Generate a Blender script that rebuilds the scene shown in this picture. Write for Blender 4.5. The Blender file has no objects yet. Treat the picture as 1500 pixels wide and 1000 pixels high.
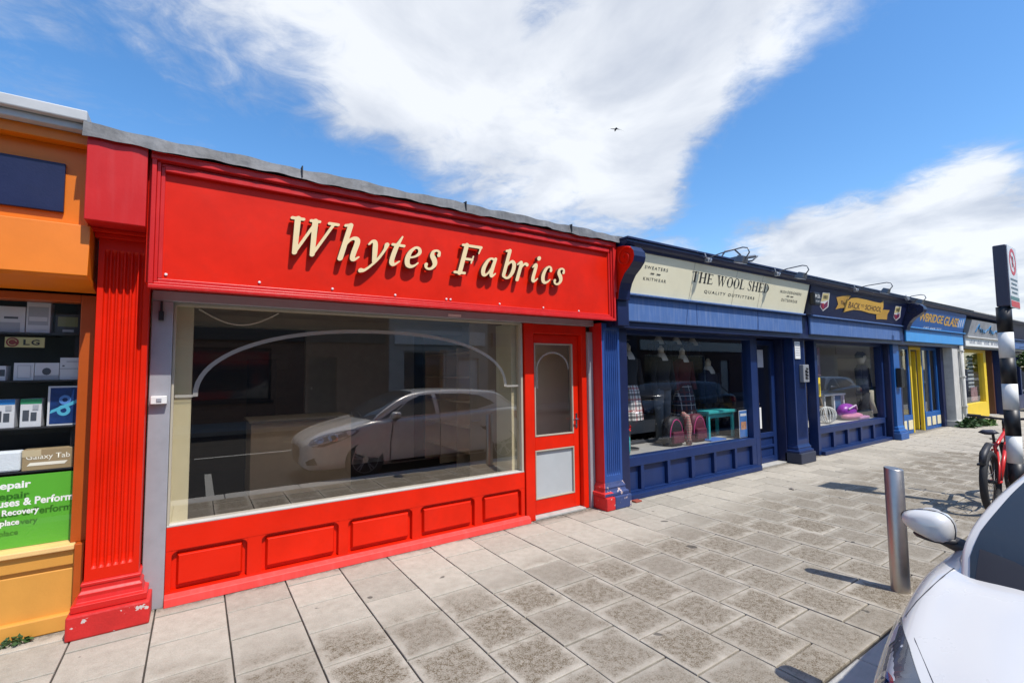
import bpy, bmesh, math, random
import numpy as np
from mathutils import Vector, Matrix
from mathutils.bvhtree import BVHTree

random.seed(7)
SC = bpy.context.scene
COL = SC.collection

# ------------------------------------------------------------------ camera
CAM = Vector((0.0, -4.19, 1.6))
YAW, PITCH, ROLL, FPX = 0.589256, 0.0632686, -0.0108521, 689.84   # FPX: focal length in px of a 1500 px wide picture
_f = Vector((math.sin(YAW)*math.cos(PITCH), math.cos(YAW)*math.cos(PITCH), math.sin(PITCH)))
_r = Vector((math.cos(YAW), -math.sin(YAW), 0)); _u = _r.cross(_f)
_R = math.cos(ROLL)*_r + math.sin(ROLL)*_u
_U = -math.sin(ROLL)*_r + math.cos(ROLL)*_u
cd = bpy.data.cameras.new('camera'); cam = bpy.data.objects.new('camera', cd); COL.objects.link(cam)
cd.sensor_width = 36; cd.sensor_fit = 'HORIZONTAL'; cd.lens = 36*FPX/1500; cd.clip_start = 0.05; cd.clip_end = 3000
m = Matrix(((_R.x, _U.x, -_f.x, CAM.x), (_R.y, _U.y, -_f.y, CAM.y), (_R.z, _U.z, -_f.z, CAM.z), (0, 0, 0, 1)))
cam.matrix_world = m
SC.camera = cam

def ray(px, py):
    return (px-750)/FPX*_R - (py-500)/FPX*_U + _f
def PX(px, py, Y):                      # the point of the upright plane y = Y seen at a photo pixel
    d = ray(px, py); t = (Y-CAM.y)/d.y
    return CAM + d*t

# ------------------------------------------------------------------ light
SUNV = Vector((0.17, -0.595, 1.0)).normalized()        # towards the sun
elev = math.asin(SUNV.z); azim = math.atan2(SUNV.x, SUNV.y)
SC.view_settings.view_transform = 'Standard'; SC.view_settings.look = 'None'
SC.view_settings.exposure = 0.2; SC.view_settings.gamma = 1.0
world = bpy.data.worlds.new('World'); SC.world = world; world.use_nodes = True
sd = bpy.data.lights.new('sun', 'SUN'); sd.energy = 4.3; sd.angle = math.radians(0.53); sd.color = (1.0, 0.955, 0.89)
sun = bpy.data.objects.new('sun', sd); COL.objects.link(sun)
sun.rotation_euler = SUNV.to_track_quat('Z', 'Y').to_euler(); sun.location = (0, -10, 30)

def build_world():
    nt = world.node_tree; nt.nodes.clear(); N = nt.nodes.new; L = nt.links.new
    out = N('ShaderNodeOutputWorld'); bg = N('ShaderNodeBackground'); bg.inputs['Strength'].default_value = 0.13
    L(bg.outputs[0], out.inputs[0])
    sky = N('ShaderNodeTexSky'); sky.sky_type = 'NISHITA'; sky.sun_disc = False
    sky.sun_elevation = elev; sky.sun_rotation = azim; sky.altitude = 60; sky.air_density = 1.0; sky.dust_density = 0.6; sky.ozone_density = 2.2
    tc = N('ShaderNodeTexCoord')
    nrm = N('ShaderNodeVectorMath'); nrm.operation = 'NORMALIZE'; L(tc.outputs['Generated'], nrm.inputs[0])
    sep = N('ShaderNodeSeparateXYZ'); L(nrm.outputs[0], sep.inputs[0])
    def M(op, a, b=None, c=None):
        n = N('ShaderNodeMath'); n.operation = op
        for i, v in enumerate((a, b, c)):
            if v is None: continue
            if isinstance(v, (int, float)): n.inputs[i].default_value = v
            else: L(v, n.inputs[i])
        return n.outputs[0]
    # clouds lie on a flat layer: project the view direction on to it
    den = M('MAXIMUM', M('ADD', sep.outputs[2], 0.12), 0.03)
    cx = M('DIVIDE', sep.outputs[0], den); cy = M('DIVIDE', sep.outputs[1], den)
    comb = N('ShaderNodeCombineXYZ'); L(cx, comb.inputs[0]); L(cy, comb.inputs[1]); comb.inputs[2].default_value = 3.7
    def noise(scale, det, rough, dist, offs):
        mp = N('ShaderNodeMapping'); mp.inputs['Location'].default_value = offs; L(comb.outputs[0], mp.inputs[0])
        n = N('ShaderNodeTexNoise'); n.inputs['Scale'].default_value = scale; n.inputs['Detail'].default_value = det
        n.inputs['Roughness'].default_value = rough; n.inputs['Distortion'].default_value = dist
        L(mp.outputs[0], n.inputs['Vector']); return n.outputs[0]
    big = noise(0.9, 3, 0.5, 0.3, (1.3, 0.4, 0)); fine = noise(2.6, 9, 0.62, 0.5, (0, 2, 0)); wisp = noise(7.5, 8, 0.65, 1.0, (5, 1, 0))
    cov = M('ADD', M('MULTIPLY', M('SUBTRACT', big, 0.5), 0.9), M('ADD', M('MULTIPLY', M('SUBTRACT', fine, 0.5), 1.75), M('MULTIPLY', M('SUBTRACT', wisp, 0.5), 0.75)))
    # cloud banks and clear lanes of the day, as directions in the sky (photo pixels give directions)
    for px, py, cosr, wgt in CLOUDS:
        d = ray(px, py).normalized()
        vm = N('ShaderNodeVectorMath'); vm.operation = 'DOT_PRODUCT'; L(nrm.outputs[0], vm.inputs[0]); vm.inputs[1].default_value = d
        mr = N('ShaderNodeMapRange'); mr.interpolation_type = 'SMOOTHSTEP'
        mr.inputs['From Min'].default_value = cosr; mr.inputs['From Max'].default_value = 1.0
        mr.inputs['To Min'].default_value = 0; mr.inputs['To Max'].default_value = wgt
        L(vm.outputs['Value'], mr.inputs['Value']); cov = M('ADD', cov, mr.outputs[0])
    mask = N('ShaderNodeMapRange'); mask.interpolation_type = 'SMOOTHSTEP'
    mask.inputs['From Min'].default_value = -0.12; mask.inputs['From Max'].default_value = 0.85
    L(cov, mask.inputs['Value'])
    body = noise(1.9, 6, 0.55, 0.4, (2.2, 7.0, 0))
    ramp = N('ShaderNodeValToRGB'); L(M('ADD', M('MULTIPLY', body, 0.75), M('MULTIPLY', mask.outputs[0], 0.22)), ramp.inputs[0])
    ramp.color_ramp.elements[0].position = 0.40; ramp.color_ramp.elements[0].color = (3.2, 3.6, 4.4, 1)
    ramp.color_ramp.elements[1].position = 0.68; ramp.color_ramp.elements[1].color = (6.6, 6.8, 7.1, 1)
    mix = N('ShaderNodeMix'); mix.data_type = 'RGBA'
    L(M('MULTIPLY', mask.outputs[0], 0.93), mix.inputs['Factor'])
    hs = N('ShaderNodeHueSaturation'); hs.inputs['Saturation'].default_value = 1.26; hs.inputs['Value'].default_value = 1.5; L(sky.outputs[0], hs.inputs['Color'])
    L(hs.outputs[0], mix.inputs['A']); L(ramp.outputs[0], mix.inputs['B'])
    L(mix.outputs['Result'], bg.inputs['Color'])
CLOUDS = [(820, 40, 0.93, 0.62), (560, 60, 0.95, 0.45), (900, 180, 0.97, 0.5), (900, 270, 0.985, 0.45), (1120, 20, 0.97, 0.5), (120, 40, 0.97, 0.3), (430, 20, 0.97, 0.45), (560, 150, 0.99, 0.2), (760, 300, 0.993, 0.45), (660, 275, 0.996, 0.3),
          (1420, 150, 0.93, -0.85), (1260, 170, 0.982, -0.45), (1100, 270, 0.985, -0.4), (480, 240, 0.98, -0.4), (650, 150, 0.975, 0.4), (1230, 5, 0.985, 0.45), (1380, 245, 0.996, 0.35), (620, 280, 0.985, -0.2), (330, 200, 0.97, -0.3),
          (1440, 380, 0.97, 0.95), (1300, 400, 0.975, 0.75), (1130, 340, 0.995, 0.6), (1210, 305, 0.997, 0.5), (1180, 400, 0.985, 0.4), (1460, 300, 0.995, 0.3)]
build_world()

# ------------------------------------------------------------------ materials
MATS = {}
def paint(name, col, rough=0.45, var=0.06, vscale=6.0, bump=0.0, bscale=80.0, metal=0.0, spec=0.5, chips=None, chip_amt=0.0, streak=0.0, coat=0.0, dirt=0.0):
    """Procedural paint: slow colour variation, fine relief, optional flaking (chips = colour underneath) and rain streaks."""
    if name in MATS: return MATS[name]
    mt = bpy.data.materials.new(name); mt.use_nodes = True; nt = mt.node_tree; N = nt.nodes.new; L = nt.links.new
    p = nt.nodes['Principled BSDF']; p.inputs['Metallic'].default_value = metal; p.inputs['Specular IOR Level'].default_value = spec
    p.inputs['Coat Weight'].default_value = coat; p.inputs['Coat Roughness'].default_value = 0.05
    geo = N('ShaderNodeNewGeometry')
    n1 = N('ShaderNodeTexNoise'); n1.inputs['Scale'].default_value = vscale; n1.inputs['Detail'].default_value = 6; n1.inputs['Roughness'].default_value = 0.6
    L(geo.outputs['Position'], n1.inputs['Vector'])
    mr = N('ShaderNodeMapRange'); mr.inputs['From Min'].default_value = 0.25; mr.inputs['From Max'].default_value = 0.75
    mr.inputs['To Min'].default_value = 1-var; mr.inputs['To Max'].default_value = 1+var; L(n1.outputs[0], mr.inputs['Value'])
    hsv = N('ShaderNodeHueSaturation'); hsv.inputs['Color'].default_value = (*col, 1); L(mr.outputs[0], hsv.inputs['Value'])
    last = hsv.outputs[0]
    if streak:
        mp = N('ShaderNodeMapping'); mp.inputs['Scale'].default_value = (9, 9, 0.8); L(geo.outputs['Position'], mp.inputs[0])
        n2 = N('ShaderNodeTexNoise'); n2.inputs['Scale'].default_value = 2.2; n2.inputs['Detail'].default_value = 5; L(mp.outputs[0], n2.inputs['Vector'])
        m2 = N('ShaderNodeMapRange'); m2.inputs['From Min'].default_value = 0.48; m2.inputs['From Max'].default_value = 0.8; m2.inputs['To Max'].default_value = streak; L(n2.outputs[0], m2.inputs['Value'])
        mx = N('ShaderNodeMix'); mx.data_type = 'RGBA'; L(m2.outputs[0], mx.inputs['Factor']); L(last, mx.inputs['A'])
        mx.inputs['B'].default_value = (*[min(1, c*0.5+0.28) for c in col], 1); last = mx.outputs['Result']
    if dirt:
        n4 = N('ShaderNodeTexNoise'); n4.inputs['Scale'].default_value = 4.5; n4.inputs['Detail'].default_value = 9; n4.inputs['Roughness'].default_value = 0.7; L(geo.outputs['Position'], n4.inputs['Vector'])
        m4 = N('ShaderNodeMapRange'); m4.inputs['From Min'].default_value = 0.5; m4.inputs['From Max'].default_value = 0.75; m4.inputs['To Max'].default_value = dirt; L(n4.outputs[0], m4.inputs['Value'])
        mx4 = N('ShaderNodeMix'); mx4.data_type = 'RGBA'; L(m4.outputs[0], mx4.inputs['Factor']); L(last, mx4.inputs['A'])
        mx4.inputs['B'].default_value = (*[c*0.35+0.02 for c in col], 1); last = mx4.outputs['Result']
    if chips:
        n3 = N('ShaderNodeTexNoise'); n3.inputs['Scale'].default_value = 13; n3.inputs['Detail'].default_value = 7; n3.inputs['Roughness'].default_value = 0.65; L(geo.outputs['Position'], n3.inputs['Vector'])
        m3 = N('ShaderNodeMapRange'); m3.inputs['From Min'].default_value = 0.66-chip_amt; m3.inputs['From Max'].default_value = 0.675-chip_amt; L(n3.outputs[0], m3.inputs['Value'])
        mx2 = N('ShaderNodeMix'); mx2.data_type = 'RGBA'; L(m3.outputs[0], mx2.inputs['Factor']); L(last, mx2.inputs['A']); mx2.inputs['B'].default_value = (*chips, 1); last = mx2.outputs['Result']
    L(last, p.inputs['Base Color'])
    rr = N('ShaderNodeMapRange'); rr.inputs['To Min'].default_value = max(0.02, rough-0.07); rr.inputs['To Max'].default_value = min(1, rough+0.07); L(n1.outputs[0], rr.inputs['Value']); L(rr.outputs[0], p.inputs['Roughness'])
    if bump:
        nb = N('ShaderNodeTexNoise'); nb.inputs['Scale'].default_value = bscale; nb.inputs['Detail'].default_value = 4; L(geo.outputs['Position'], nb.inputs['Vector'])
        b = N('ShaderNodeBump'); b.inputs['Strength'].default_value = bump; b.inputs['Distance'].default_value = 0.01; L(nb.outputs[0], b.inputs['Height']); L(b.outputs[0], p.inputs['Normal'])
    MATS[name] = mt; return mt

def glass(name, tint=(0.95, 0.96, 0.96), f0=0.09, refl=(0.95, 0.97, 1.0)):
    """Thin pane: straight transmission plus mirror reflection that grows towards grazing angles (Schlick), the same from both sides."""
    if name in MATS: return MATS[name]
    mt = bpy.data.materials.new(name); mt.use_nodes = True; nt = mt.node_tree; nt.nodes.clear(); N = nt.nodes.new; L = nt.links.new
    o = N('ShaderNodeOutputMaterial'); mx = N('ShaderNodeMixShader'); tr = N('ShaderNodeBsdfTransparent'); gl = N('ShaderNodeBsdfGlossy'); geo = N('ShaderNodeNewGeometry')
    tr.inputs[0].default_value = (*tint, 1); gl.inputs['Roughness'].default_value = 0.0; gl.inputs['Color'].default_value = (*refl, 1)
    dt = N('ShaderNodeVectorMath'); dt.operation = 'DOT_PRODUCT'; L(geo.outputs['Incoming'], dt.inputs[0]); L(geo.outputs['Normal'], dt.inputs[1])
    def M(op, a, b=None):
        n = N('ShaderNodeMath'); n.operation = op
        for i, v in enumerate((a, b)):
            if v is None: continue
            if isinstance(v, (int, float)): n.inputs[i].default_value = v
            else: L(v, n.inputs[i])
        return n.outputs[0]
    F = M('ADD', M('MULTIPLY', M('POWER', M('SUBTRACT', 1.0, M('ABSOLUTE', dt.outputs['Value'])), 5.0), 1-f0), f0)
    L(F, mx.inputs[0]); L(tr.outputs[0], mx.inputs[1]); L(gl.outputs[0], mx.inputs[2]); L(mx.outputs[0], o.inputs[0])
    MATS[name] = mt; return mt

RED = paint('red_gloss_paint', (0.68, 0.014, 0.0008), 0.42, 0.17, 2.2, bump=0.06, bscale=25, dirt=0.16, spec=0.25)
REDM = paint('red_moulding_paint', (0.58, 0.012, 0.010), 0.40, 0.08, 5.0, bump=0.05, bscale=40, streak=0.06, spec=0.45)
REDW = paint('worn_red_masonry_paint', (0.55, 0.016, 0.014), 0.55, 0.14, 7.0, bump=0.25, bscale=45, chips=(0.55, 0.5, 0.46), chip_amt=0.035, dirt=0.3)
NAVY = paint('navy_gloss_paint', (0.009, 0.026, 0.105), 0.38, 0.12, 5.0, bump=0.06, bscale=40, dirt=0.10, streak=0.015, spec=0.32)
NAVYP = paint('blue_pilaster_paint', (0.020, 0.068, 0.25), 0.42, 0.12, 5.0, bump=0.1, bscale=50, dirt=0.12, streak=0.06)
NAVYW = paint('worn_blue_masonry_paint', (0.03, 0.05, 0.15), 0.6, 0.2, 7.0, bump=0.3, bscale=45, chips=(0.55, 0.42, 0.38), chip_amt=0.07, dirt=0.3)
NAVYD = paint('dark_navy_paint', (0.008, 0.014, 0.060), 0.4, 0.15, 5.0, bump=0.06, dirt=0.2)
FADED = paint('sun_faded_blue_paint', (0.066, 0.140, 0.34), 0.55, 0.10, 4.0, bump=0.06, streak=0.40, dirt=0.15)
CYAN = paint('bright_blue_faded_paint', (0.045, 0.29, 0.66), 0.5, 0.10, 3.0, streak=0.45)
BLUE = paint('mid_blue_paint', (0.012, 0.10, 0.34), 0.42, 0.10, 4.0, bump=0.05, dirt=0.1)
YELLOW = paint('yellow_paint', (0.82, 0.58, 0.03), 0.45, 0.06, 4.0, dirt=0.1)
CREAM = paint('cream_panel', (0.72, 0.65, 0.42), 0.5, 0.06, 4.0, dirt=0.1)
ORANGE = paint('orange_paint', (0.74, 0.185, 0.004), 0.4, 0.07, 4.0, bump=0.04, dirt=0.08)
OCHRE = paint('ochre_orange_paint', (0.62, 0.29, 0.05), 0.5, 0.08, 4.0, bump=0.06, chips=(0.35, 0.2, 0.1), chip_amt=-0.06, dirt=0.1)
ALU = paint('grey_galvanised_metal', (0.36, 0.37, 0.40), 0.5, 0.10, 9.0, metal=0.25, bump=0.06, bscale=120, dirt=0.1)
STEEL = paint('brushed_stainless_steel', (0.50, 0.46, 0.42), 0.40, 0.05, 20.0, metal=1.0, bump=0.01, bscale=200)
LEAD = paint('grey_lead_flashing', (0.12, 0.123, 0.128), 0.62, 0.6, 6.0, bump=0.6, bscale=14, dirt=0.85, streak=0.25)
DARKFELT = paint('dark_roof_felt', (0.035, 0.038, 0.045), 0.85, 0.3, 5.0, bump=0.4, bscale=30)
SLATE = paint('grey_slate_roof', (0.10, 0.10, 0.105), 0.75, 0.3, 3.0, bump=0.4, bscale=12)
WHITE = paint('white_painted', (0.76, 0.76, 0.73), 0.5, 0.05, 5.0, dirt=0.1)
WHITEW = paint('weathered_white_render', (0.55, 0.54, 0.50), 0.8, 0.15, 3.0, bump=0.2, bscale=40, dirt=0.35)
CREAMLET = paint('cream_letter_face', (0.80, 0.62, 0.34), 0.45, 0.04)
DARKLET = paint('letter_edge_brown', (0.12, 0.05, 0.03), 0.5, 0.04)
SIGNCREAM = paint('cream_signboard', (0.90, 0.84, 0.60), 0.45, 0.04, 3.0, dirt=0.10, streak=0.03)
BLACK = paint('black_paint', (0.012, 0.012, 0.014), 0.45, 0.1)
RUBBER = paint('black_rubber', (0.018, 0.018, 0.02), 0.75, 0.1, bump=0.1)
DARKPL = paint('dark_plastic', (0.03, 0.03, 0.035), 0.5, 0.1)
GREYPAN = paint('grey_door_panel', (0.42, 0.45, 0.46), 0.35, 0.05)
GLASS = glass('shop_glass', f0=0.26, tint=(.99, .94, .86), refl=(1.0, .95, .87)); GLASSB = glass('display_glass', f0=0.085)
GLASSF = glass('far_glass', tint=(0.8, 0.84, 0.85), f0=0.07)
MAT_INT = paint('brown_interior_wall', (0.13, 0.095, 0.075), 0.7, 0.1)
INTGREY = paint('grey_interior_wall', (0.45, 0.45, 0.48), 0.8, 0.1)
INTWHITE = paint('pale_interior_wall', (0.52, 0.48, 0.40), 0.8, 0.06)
INTCREAM = paint('cream_reveal', (0.66, 0.64, 0.47), 0.7, 0.04)
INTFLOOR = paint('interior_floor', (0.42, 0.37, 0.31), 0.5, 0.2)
DARKFLOOR = paint('darkened_floor', (0.045, 0.036, 0.03), 0.9, 0.2)  # rear floor, darkened behind the pale strip that bounces daylight
WOOD = paint('beige_laminate', (0.86, 0.65, 0.43), 0.5, 0.08, 5)
CARWHITE = paint('white_car_paint', (0.62, 0.61, 0.59), 0.28, 0.01, 2.0, coat=1.0)
CARDARK = paint('dark_car_paint', (0.02, 0.024, 0.03), 0.28, 0.02, 2.0, coat=1.0)
CARSILVER = paint('silver_car_paint', (0.34, 0.35, 0.37), 0.3, 0.02, 2.0, coat=1.0, metal=0.4)
CHROME = paint('chrome', (0.75, 0.76, 0.78), 0.08, 0.02, metal=1.0)
CARGLASS = paint('car_glass', (0.030, 0.036, 0.044), 0.04, 0.02, spec=0.7)
TEAL = paint('teal_paint', (0.03, 0.36, 0.36), 0.5, 0.06)

# ------------------------------------------------------------------ mesh helpers
def wloc(o):
    v = Vector((0, 0, 0))
    while o is not None: v = v + o.location; o = o.parent
    return v
def tag(o, label, cat, group=None):
    o['label'] = label; o['category'] = cat
    if group: o['group'] = group
    return o
def structure(o): o['kind'] = 'structure'; return o
def empty(name, loc, label, cat, group=None):
    o = bpy.data.objects.new(name, None); COL.objects.link(o); o.location = loc; o.empty_display_size = 0.2
    return tag(o, label, cat, group)

class MB:
    def __init__(s): s.v = []; s.f = []; s.mi = []
    def add(s, vs, fs, mi=0):
        n = len(s.v); s.v += [tuple(p) for p in vs]; s.f += [tuple(i+n for i in f) for f in fs]; s.mi += [mi]*len(fs); return s
    def box(s, x0, x1, y0, y1, z0, z1, mi=0):
        return s.add([(x0, y0, z0), (x1, y0, z0), (x1, y1, z0), (x0, y1, z0), (x0, y0, z1), (x1, y0, z1), (x1, y1, z1), (x0, y1, z1)],
                     [(0, 3, 2, 1), (4, 5, 6, 7), (0, 1, 5, 4), (1, 2, 6, 5), (2, 3, 7, 6), (3, 0, 4, 7)], mi)
    def hexa(s, p, mi=0):                # 8 corners in the order of box()
        return s.add(p, [(0, 3, 2, 1), (4, 5, 6, 7), (0, 1, 5, 4), (1, 2, 6, 5), (2, 3, 7, 6), (3, 0, 4, 7)], mi)
    def prism(s, poly, axis, a, b, mi=0):  # poly in the two other axes (in x,y,z order)
        def P(q, t):
            return {'x': (t, q[0], q[1]), 'y': (q[0], t, q[1]), 'z': (q[0], q[1], t)}[axis]
        n = len(poly)
        return s.add([P(q, a) for q in poly]+[P(q, b) for q in poly], [tuple(range(n)), tuple(range(2*n-1, n-1, -1))]+[(i, i+n, (i+1) % n+n, (i+1) % n) for i in range(n)], mi)
    def lathe(s, prof, c=(0, 0, 0), axis='z', n=20, mi=0):   # prof: (radius, t) from one end to the other
        vs = []; fs = []
        for r, t in prof:
            for k in range(n):
                a = 2*math.pi*k/n; u, w = r*math.cos(a), r*math.sin(a)
                q = {'z': (u, w, t), 'y': (u, t, w), 'x': (t, u, w)}[axis]
                vs.append((c[0]+q[0], c[1]+q[1], c[2]+q[2]))
        for j in range(len(prof)-1):
            for k in range(n):
                fs.append((j*n+k, j*n+(k+1) % n, (j+1)*n+(k+1) % n, (j+1)*n+k))
        fs.append(tuple(range(n))[::-1]); fs.append(tuple(range((len(prof)-1)*n, len(prof)*n)))
        return s.add(vs, fs, mi)
    def tube(s, pts, r, n=8, mi=0):
        pts = [Vector(p) for p in pts]; rs = r if isinstance(r, (list, tuple)) else [r]*len(pts); vs = []; fs = []
        ref = None
        for i, p in enumerate(pts):
            t = (pts[min(i+1, len(pts)-1)]-pts[max(i-1, 0)]).normalized()
            if ref is None: ref = t.orthogonal().normalized()
            ref = (ref - t*ref.dot(t)).normalized(); w = t.cross(ref)
            for k in range(n):
                a = 2*math.pi*k/n; vs.append(p+(ref*math.cos(a)+w*math.sin(a))*rs[i])
        for i in range(len(pts)-1):
            for k in range(n): fs.append((i*n+k, i*n+(k+1) % n, (i+1)*n+(k+1) % n, (i+1)*n+k))
        fs.append(tuple(range(n))[::-1]); fs.append(tuple(range((len(pts)-1)*n, len(pts)*n)))
        return s.add(vs, fs, mi)
    def ball(s, c, r, n=12, mi=0):
        rx, ry, rz = (r, r, r) if isinstance(r, (int, float)) else r
        vs = []; fs = []; m_ = n//2
        for j in range(m_+1):
            t = math.pi*j/m_; 
            for k in range(n):
                a = 2*math.pi*k/n; vs.append((c[0]+rx*math.sin(t)*math.cos(a), c[1]+ry*math.sin(t)*math.sin(a), c[2]-rz*math.cos(t)))
        for j in range(m_):
            for k in range(n): fs.append((j*n+k, j*n+(k+1) % n, (j+1)*n+(k+1) % n, (j+1)*n+k))
        return s.add(vs, fs, mi)
    def build(s, name, mat, parent=None, bevel=0.0, smooth=False, local=False, seg=2):
        me = bpy.data.meshes.new(name)
        o_ = Vector((0, 0, 0)) if (local or parent is None) else wloc(parent)
        me.from_pydata([(a-o_.x, b-o_.y, c-o_.z) for a, b, c in s.v], [], s.f)
        mats = mat if isinstance(mat, (list, tuple)) else [mat]
        for m_ in mats: me.materials.append(m_)
        if len(mats) > 1: me.polygons.foreach_set('material_index', s.mi)
        bm = bmesh.new(); bm.from_mesh(me); bmesh.ops.remove_doubles(bm, verts=bm.verts, dist=1e-6) if smooth else None
        bmesh.ops.recalc_face_normals(bm, faces=bm.faces)
        if bevel:
            es = [e for e in bm.edges if len(e.link_faces) == 2 and e.calc_face_angle(0) > 0.5]
            bmesh.ops.bevel(bm, geom=es, offset=bevel, segments=seg, profile=0.5, affect='EDGES', clamp_overlap=True)
        bm.to_mesh(me); bm.free()
        if smooth: me.shade_smooth()
        o = bpy.data.objects.new(name, me); COL.objects.link(o)
        if parent is not None: o.parent = parent
        return o
def BX(name, mat, parent, *b, bevel=0.004, **k):
    mb = MB()
    for q in b: mb.box(*q)
    return mb.build(name, mat, parent, bevel=bevel, **k)

# ------------------------------------------------------------------ lettering
def _curve_mesh(cv):
    ob = bpy.data.objects.new('tmp', cv); COL.objects.link(ob)
    dg = bpy.context.evaluated_depsgraph_get(); me = bpy.data.meshes.new_from_object(ob.evaluated_get(dg))
    bpy.data.objects.remove(ob); bpy.data.curves.remove(cv); return me
def text_mesh(s, bold=0.0, depth=0.0, space=1.0):
    cv = bpy.data.curves.new('t', 'FONT'); cv.body = s; cv.offset = bold; cv.extrude = depth; cv.resolution_u = 3; cv.space_character = space
    return _curve_mesh(cv)
def place(me, name, mat, parent, a, b, h, normal=(0, -1, 0), depth=None):
    """Fit a flat mesh (x to the right, y up) so that its baseline box runs from a to b (bottom corners) with height h."""
    a = Vector(a); b = Vector(b); co = np.empty(len(me.vertices)*3); me.vertices.foreach_get('co', co); co = co.reshape(-1, 3)
    lo = co.min(0); hi = co.max(0)
    ex = (b-a); nz = Vector(normal).normalized(); ey = nz.cross(ex).normalized()
    out = []
    for x, y, z in co:
        p = a + ex*((x-lo[0])/(hi[0]-lo[0])) + ey*(h*(y-lo[1])/(hi[1]-lo[1])) + nz*(z if depth is None else (z-lo[2])/max(1e-6, hi[2]-lo[2])*depth)
        out.append(p - (wloc(parent) if parent else Vector()))
    me.vertices.foreach_set('co', [c for p in out for c in p]); me.update(); me.name = name
    me.materials.clear()
    for m_ in (mat if isinstance(mat, (list, tuple)) else [mat]): me.materials.append(m_)
    o = bpy.data.objects.new(name, me); COL.objects.link(o)
    if parent: o.parent = parent
    return o
def catmull(pts, k=10):
    P = [np.array(p, float) for p in pts]
    if len(P) == 2: return [P[0]+(P[1]-P[0])*t for t in np.linspace(0, 1, 2)]
    Q = [2*P[0]-P[1]]+P+[2*P[-1]-P[-2]]; out = []
    for i in range(1, len(Q)-2):
        a, b, c, d = Q[i-1:i+3]
        for t in np.linspace(0, 1, k, endpoint=False):
            out.append(.5*((2*b)+(-a+c)*t+(2*a-5*b+4*c-d)*t*t+(-a+3*b-3*c+d)*t**3))
    out.append(P[-1]); return out
TK, TN = 0.075, 0.032
GL = {   # strokes of (x, y, pen radius) for an italic roman face, before slanting
 'W': [[(.09,.89,.062),(.27,.03,.05)],[(.27,.02,.03),(.52,.86,TN)],[(.50,.89,.062),(.68,.03,.05)],[(.68,.02,.03),(.95,.88,TN)],[(-.04,.895,TN),(.22,.895,TN)],[(.40,.895,TN),(.60,.895,TN)],[(.84,.895,TN),(1.06,.895,TN)]],
 'h': [[(.12,.93,.06),(.12,.02,.06)],[(.0,.91,TN),(.12,.945,.03)],[(.12,.36,TN),(.22,.54,.03),(.33,.60,.045),(.42,.52,.062),(.41,.22,.062),(.42,.06,.055),(.48,.03,.035),(.57,.11,.016)]],
 'y': [[(-.02,.5,.02),(.05,.59,.035),(.13,.56,.055),(.18,.38,.062),(.25,.05,.05)],[(.46,.55,.058),(.44,.40,.035),(.34,.14,TN),(.2,-.08,.026),(.07,-.22,.032),(-.03,-.24,.055)]],
 't': [[(.24,.84,.018),(.19,.66,.04),(.15,.5,.06),(.13,.16,.06),(.17,.045,.055),(.24,.03,.03),(.35,.13,.016)],[(.03,.585,TN),(.36,.585,TN)]],
 'e': [[(.12,.27,.022),(.30,.33,.026),(.40,.45,.045),(.35,.57,.035),(.23,.58,.032),(.12,.44,.05),(.09,.25,.066),(.14,.08,.058),(.25,.025,.042),(.36,.07,.025),(.43,.15,.016)]],
 's': [[(.34,.46,.048),(.33,.55,.03),(.24,.59,.026),(.14,.54,.04),(.14,.42,.06),(.24,.30,.068),(.29,.17,.058),(.23,.05,.036),(.12,.02,.026),(.04,.07,.03),(.03,.14,.048)]],
 'F': [[(.15,.89,.066),(.15,.02,.066)],[(.02,.885,TN),(.66,.885,TN+.006)],[(.655,.89,.028),(.63,.69,.015)],[(.15,.465,TN),(.46,.465,TN)],[(.47,.57,.018),(.45,.36,.018)],[(-.02,.022,TN),(.32,.022,TN)]],
 'a': [[(.41,.54,.03),(.29,.59,.028),(.17,.50,.045),(.09,.26,.064),(.11,.09,.058),(.19,.035,.038),(.29,.12,.026),(.38,.33,.022)],[(.43,.585,.05),(.40,.30,.06),(.40,.10,.055),(.45,.03,.038),(.55,.12,.016)]],
 'b': [[(.12,.93,.058),(.10,.12,.058)],[(.0,.91,TN),(.12,.945,.03)],[(.11,.36,.022),(.2,.52,.028),(.31,.59,.044),(.41,.48,.064),(.41,.26,.064),(.34,.09,.046),(.23,.025,.03),(.10,.08,.036)]],
 'r': [[(.0,.52,.02),(.07,.585,.035),(.13,.55,.055),(.11,.02,.06)],[(.12,.34,.022),(.2,.50,.026),(.29,.58,.036),(.37,.55,.05)]],
 'i': [[(.0,.5,.02),(.06,.585,.035),(.12,.55,.055),(.10,.14,.06),(.14,.04,.05),(.21,.05,.028),(.29,.13,.016)],[(.17,.83,.07),(.171,.831,.07)]],
 'c': [[(.37,.47,.05),(.35,.56,.03),(.25,.59,.028),(.14,.48,.05),(.09,.26,.066),(.13,.09,.058),(.23,.025,.04),(.34,.07,.025),(.41,.15,.016)]],
}
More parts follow.
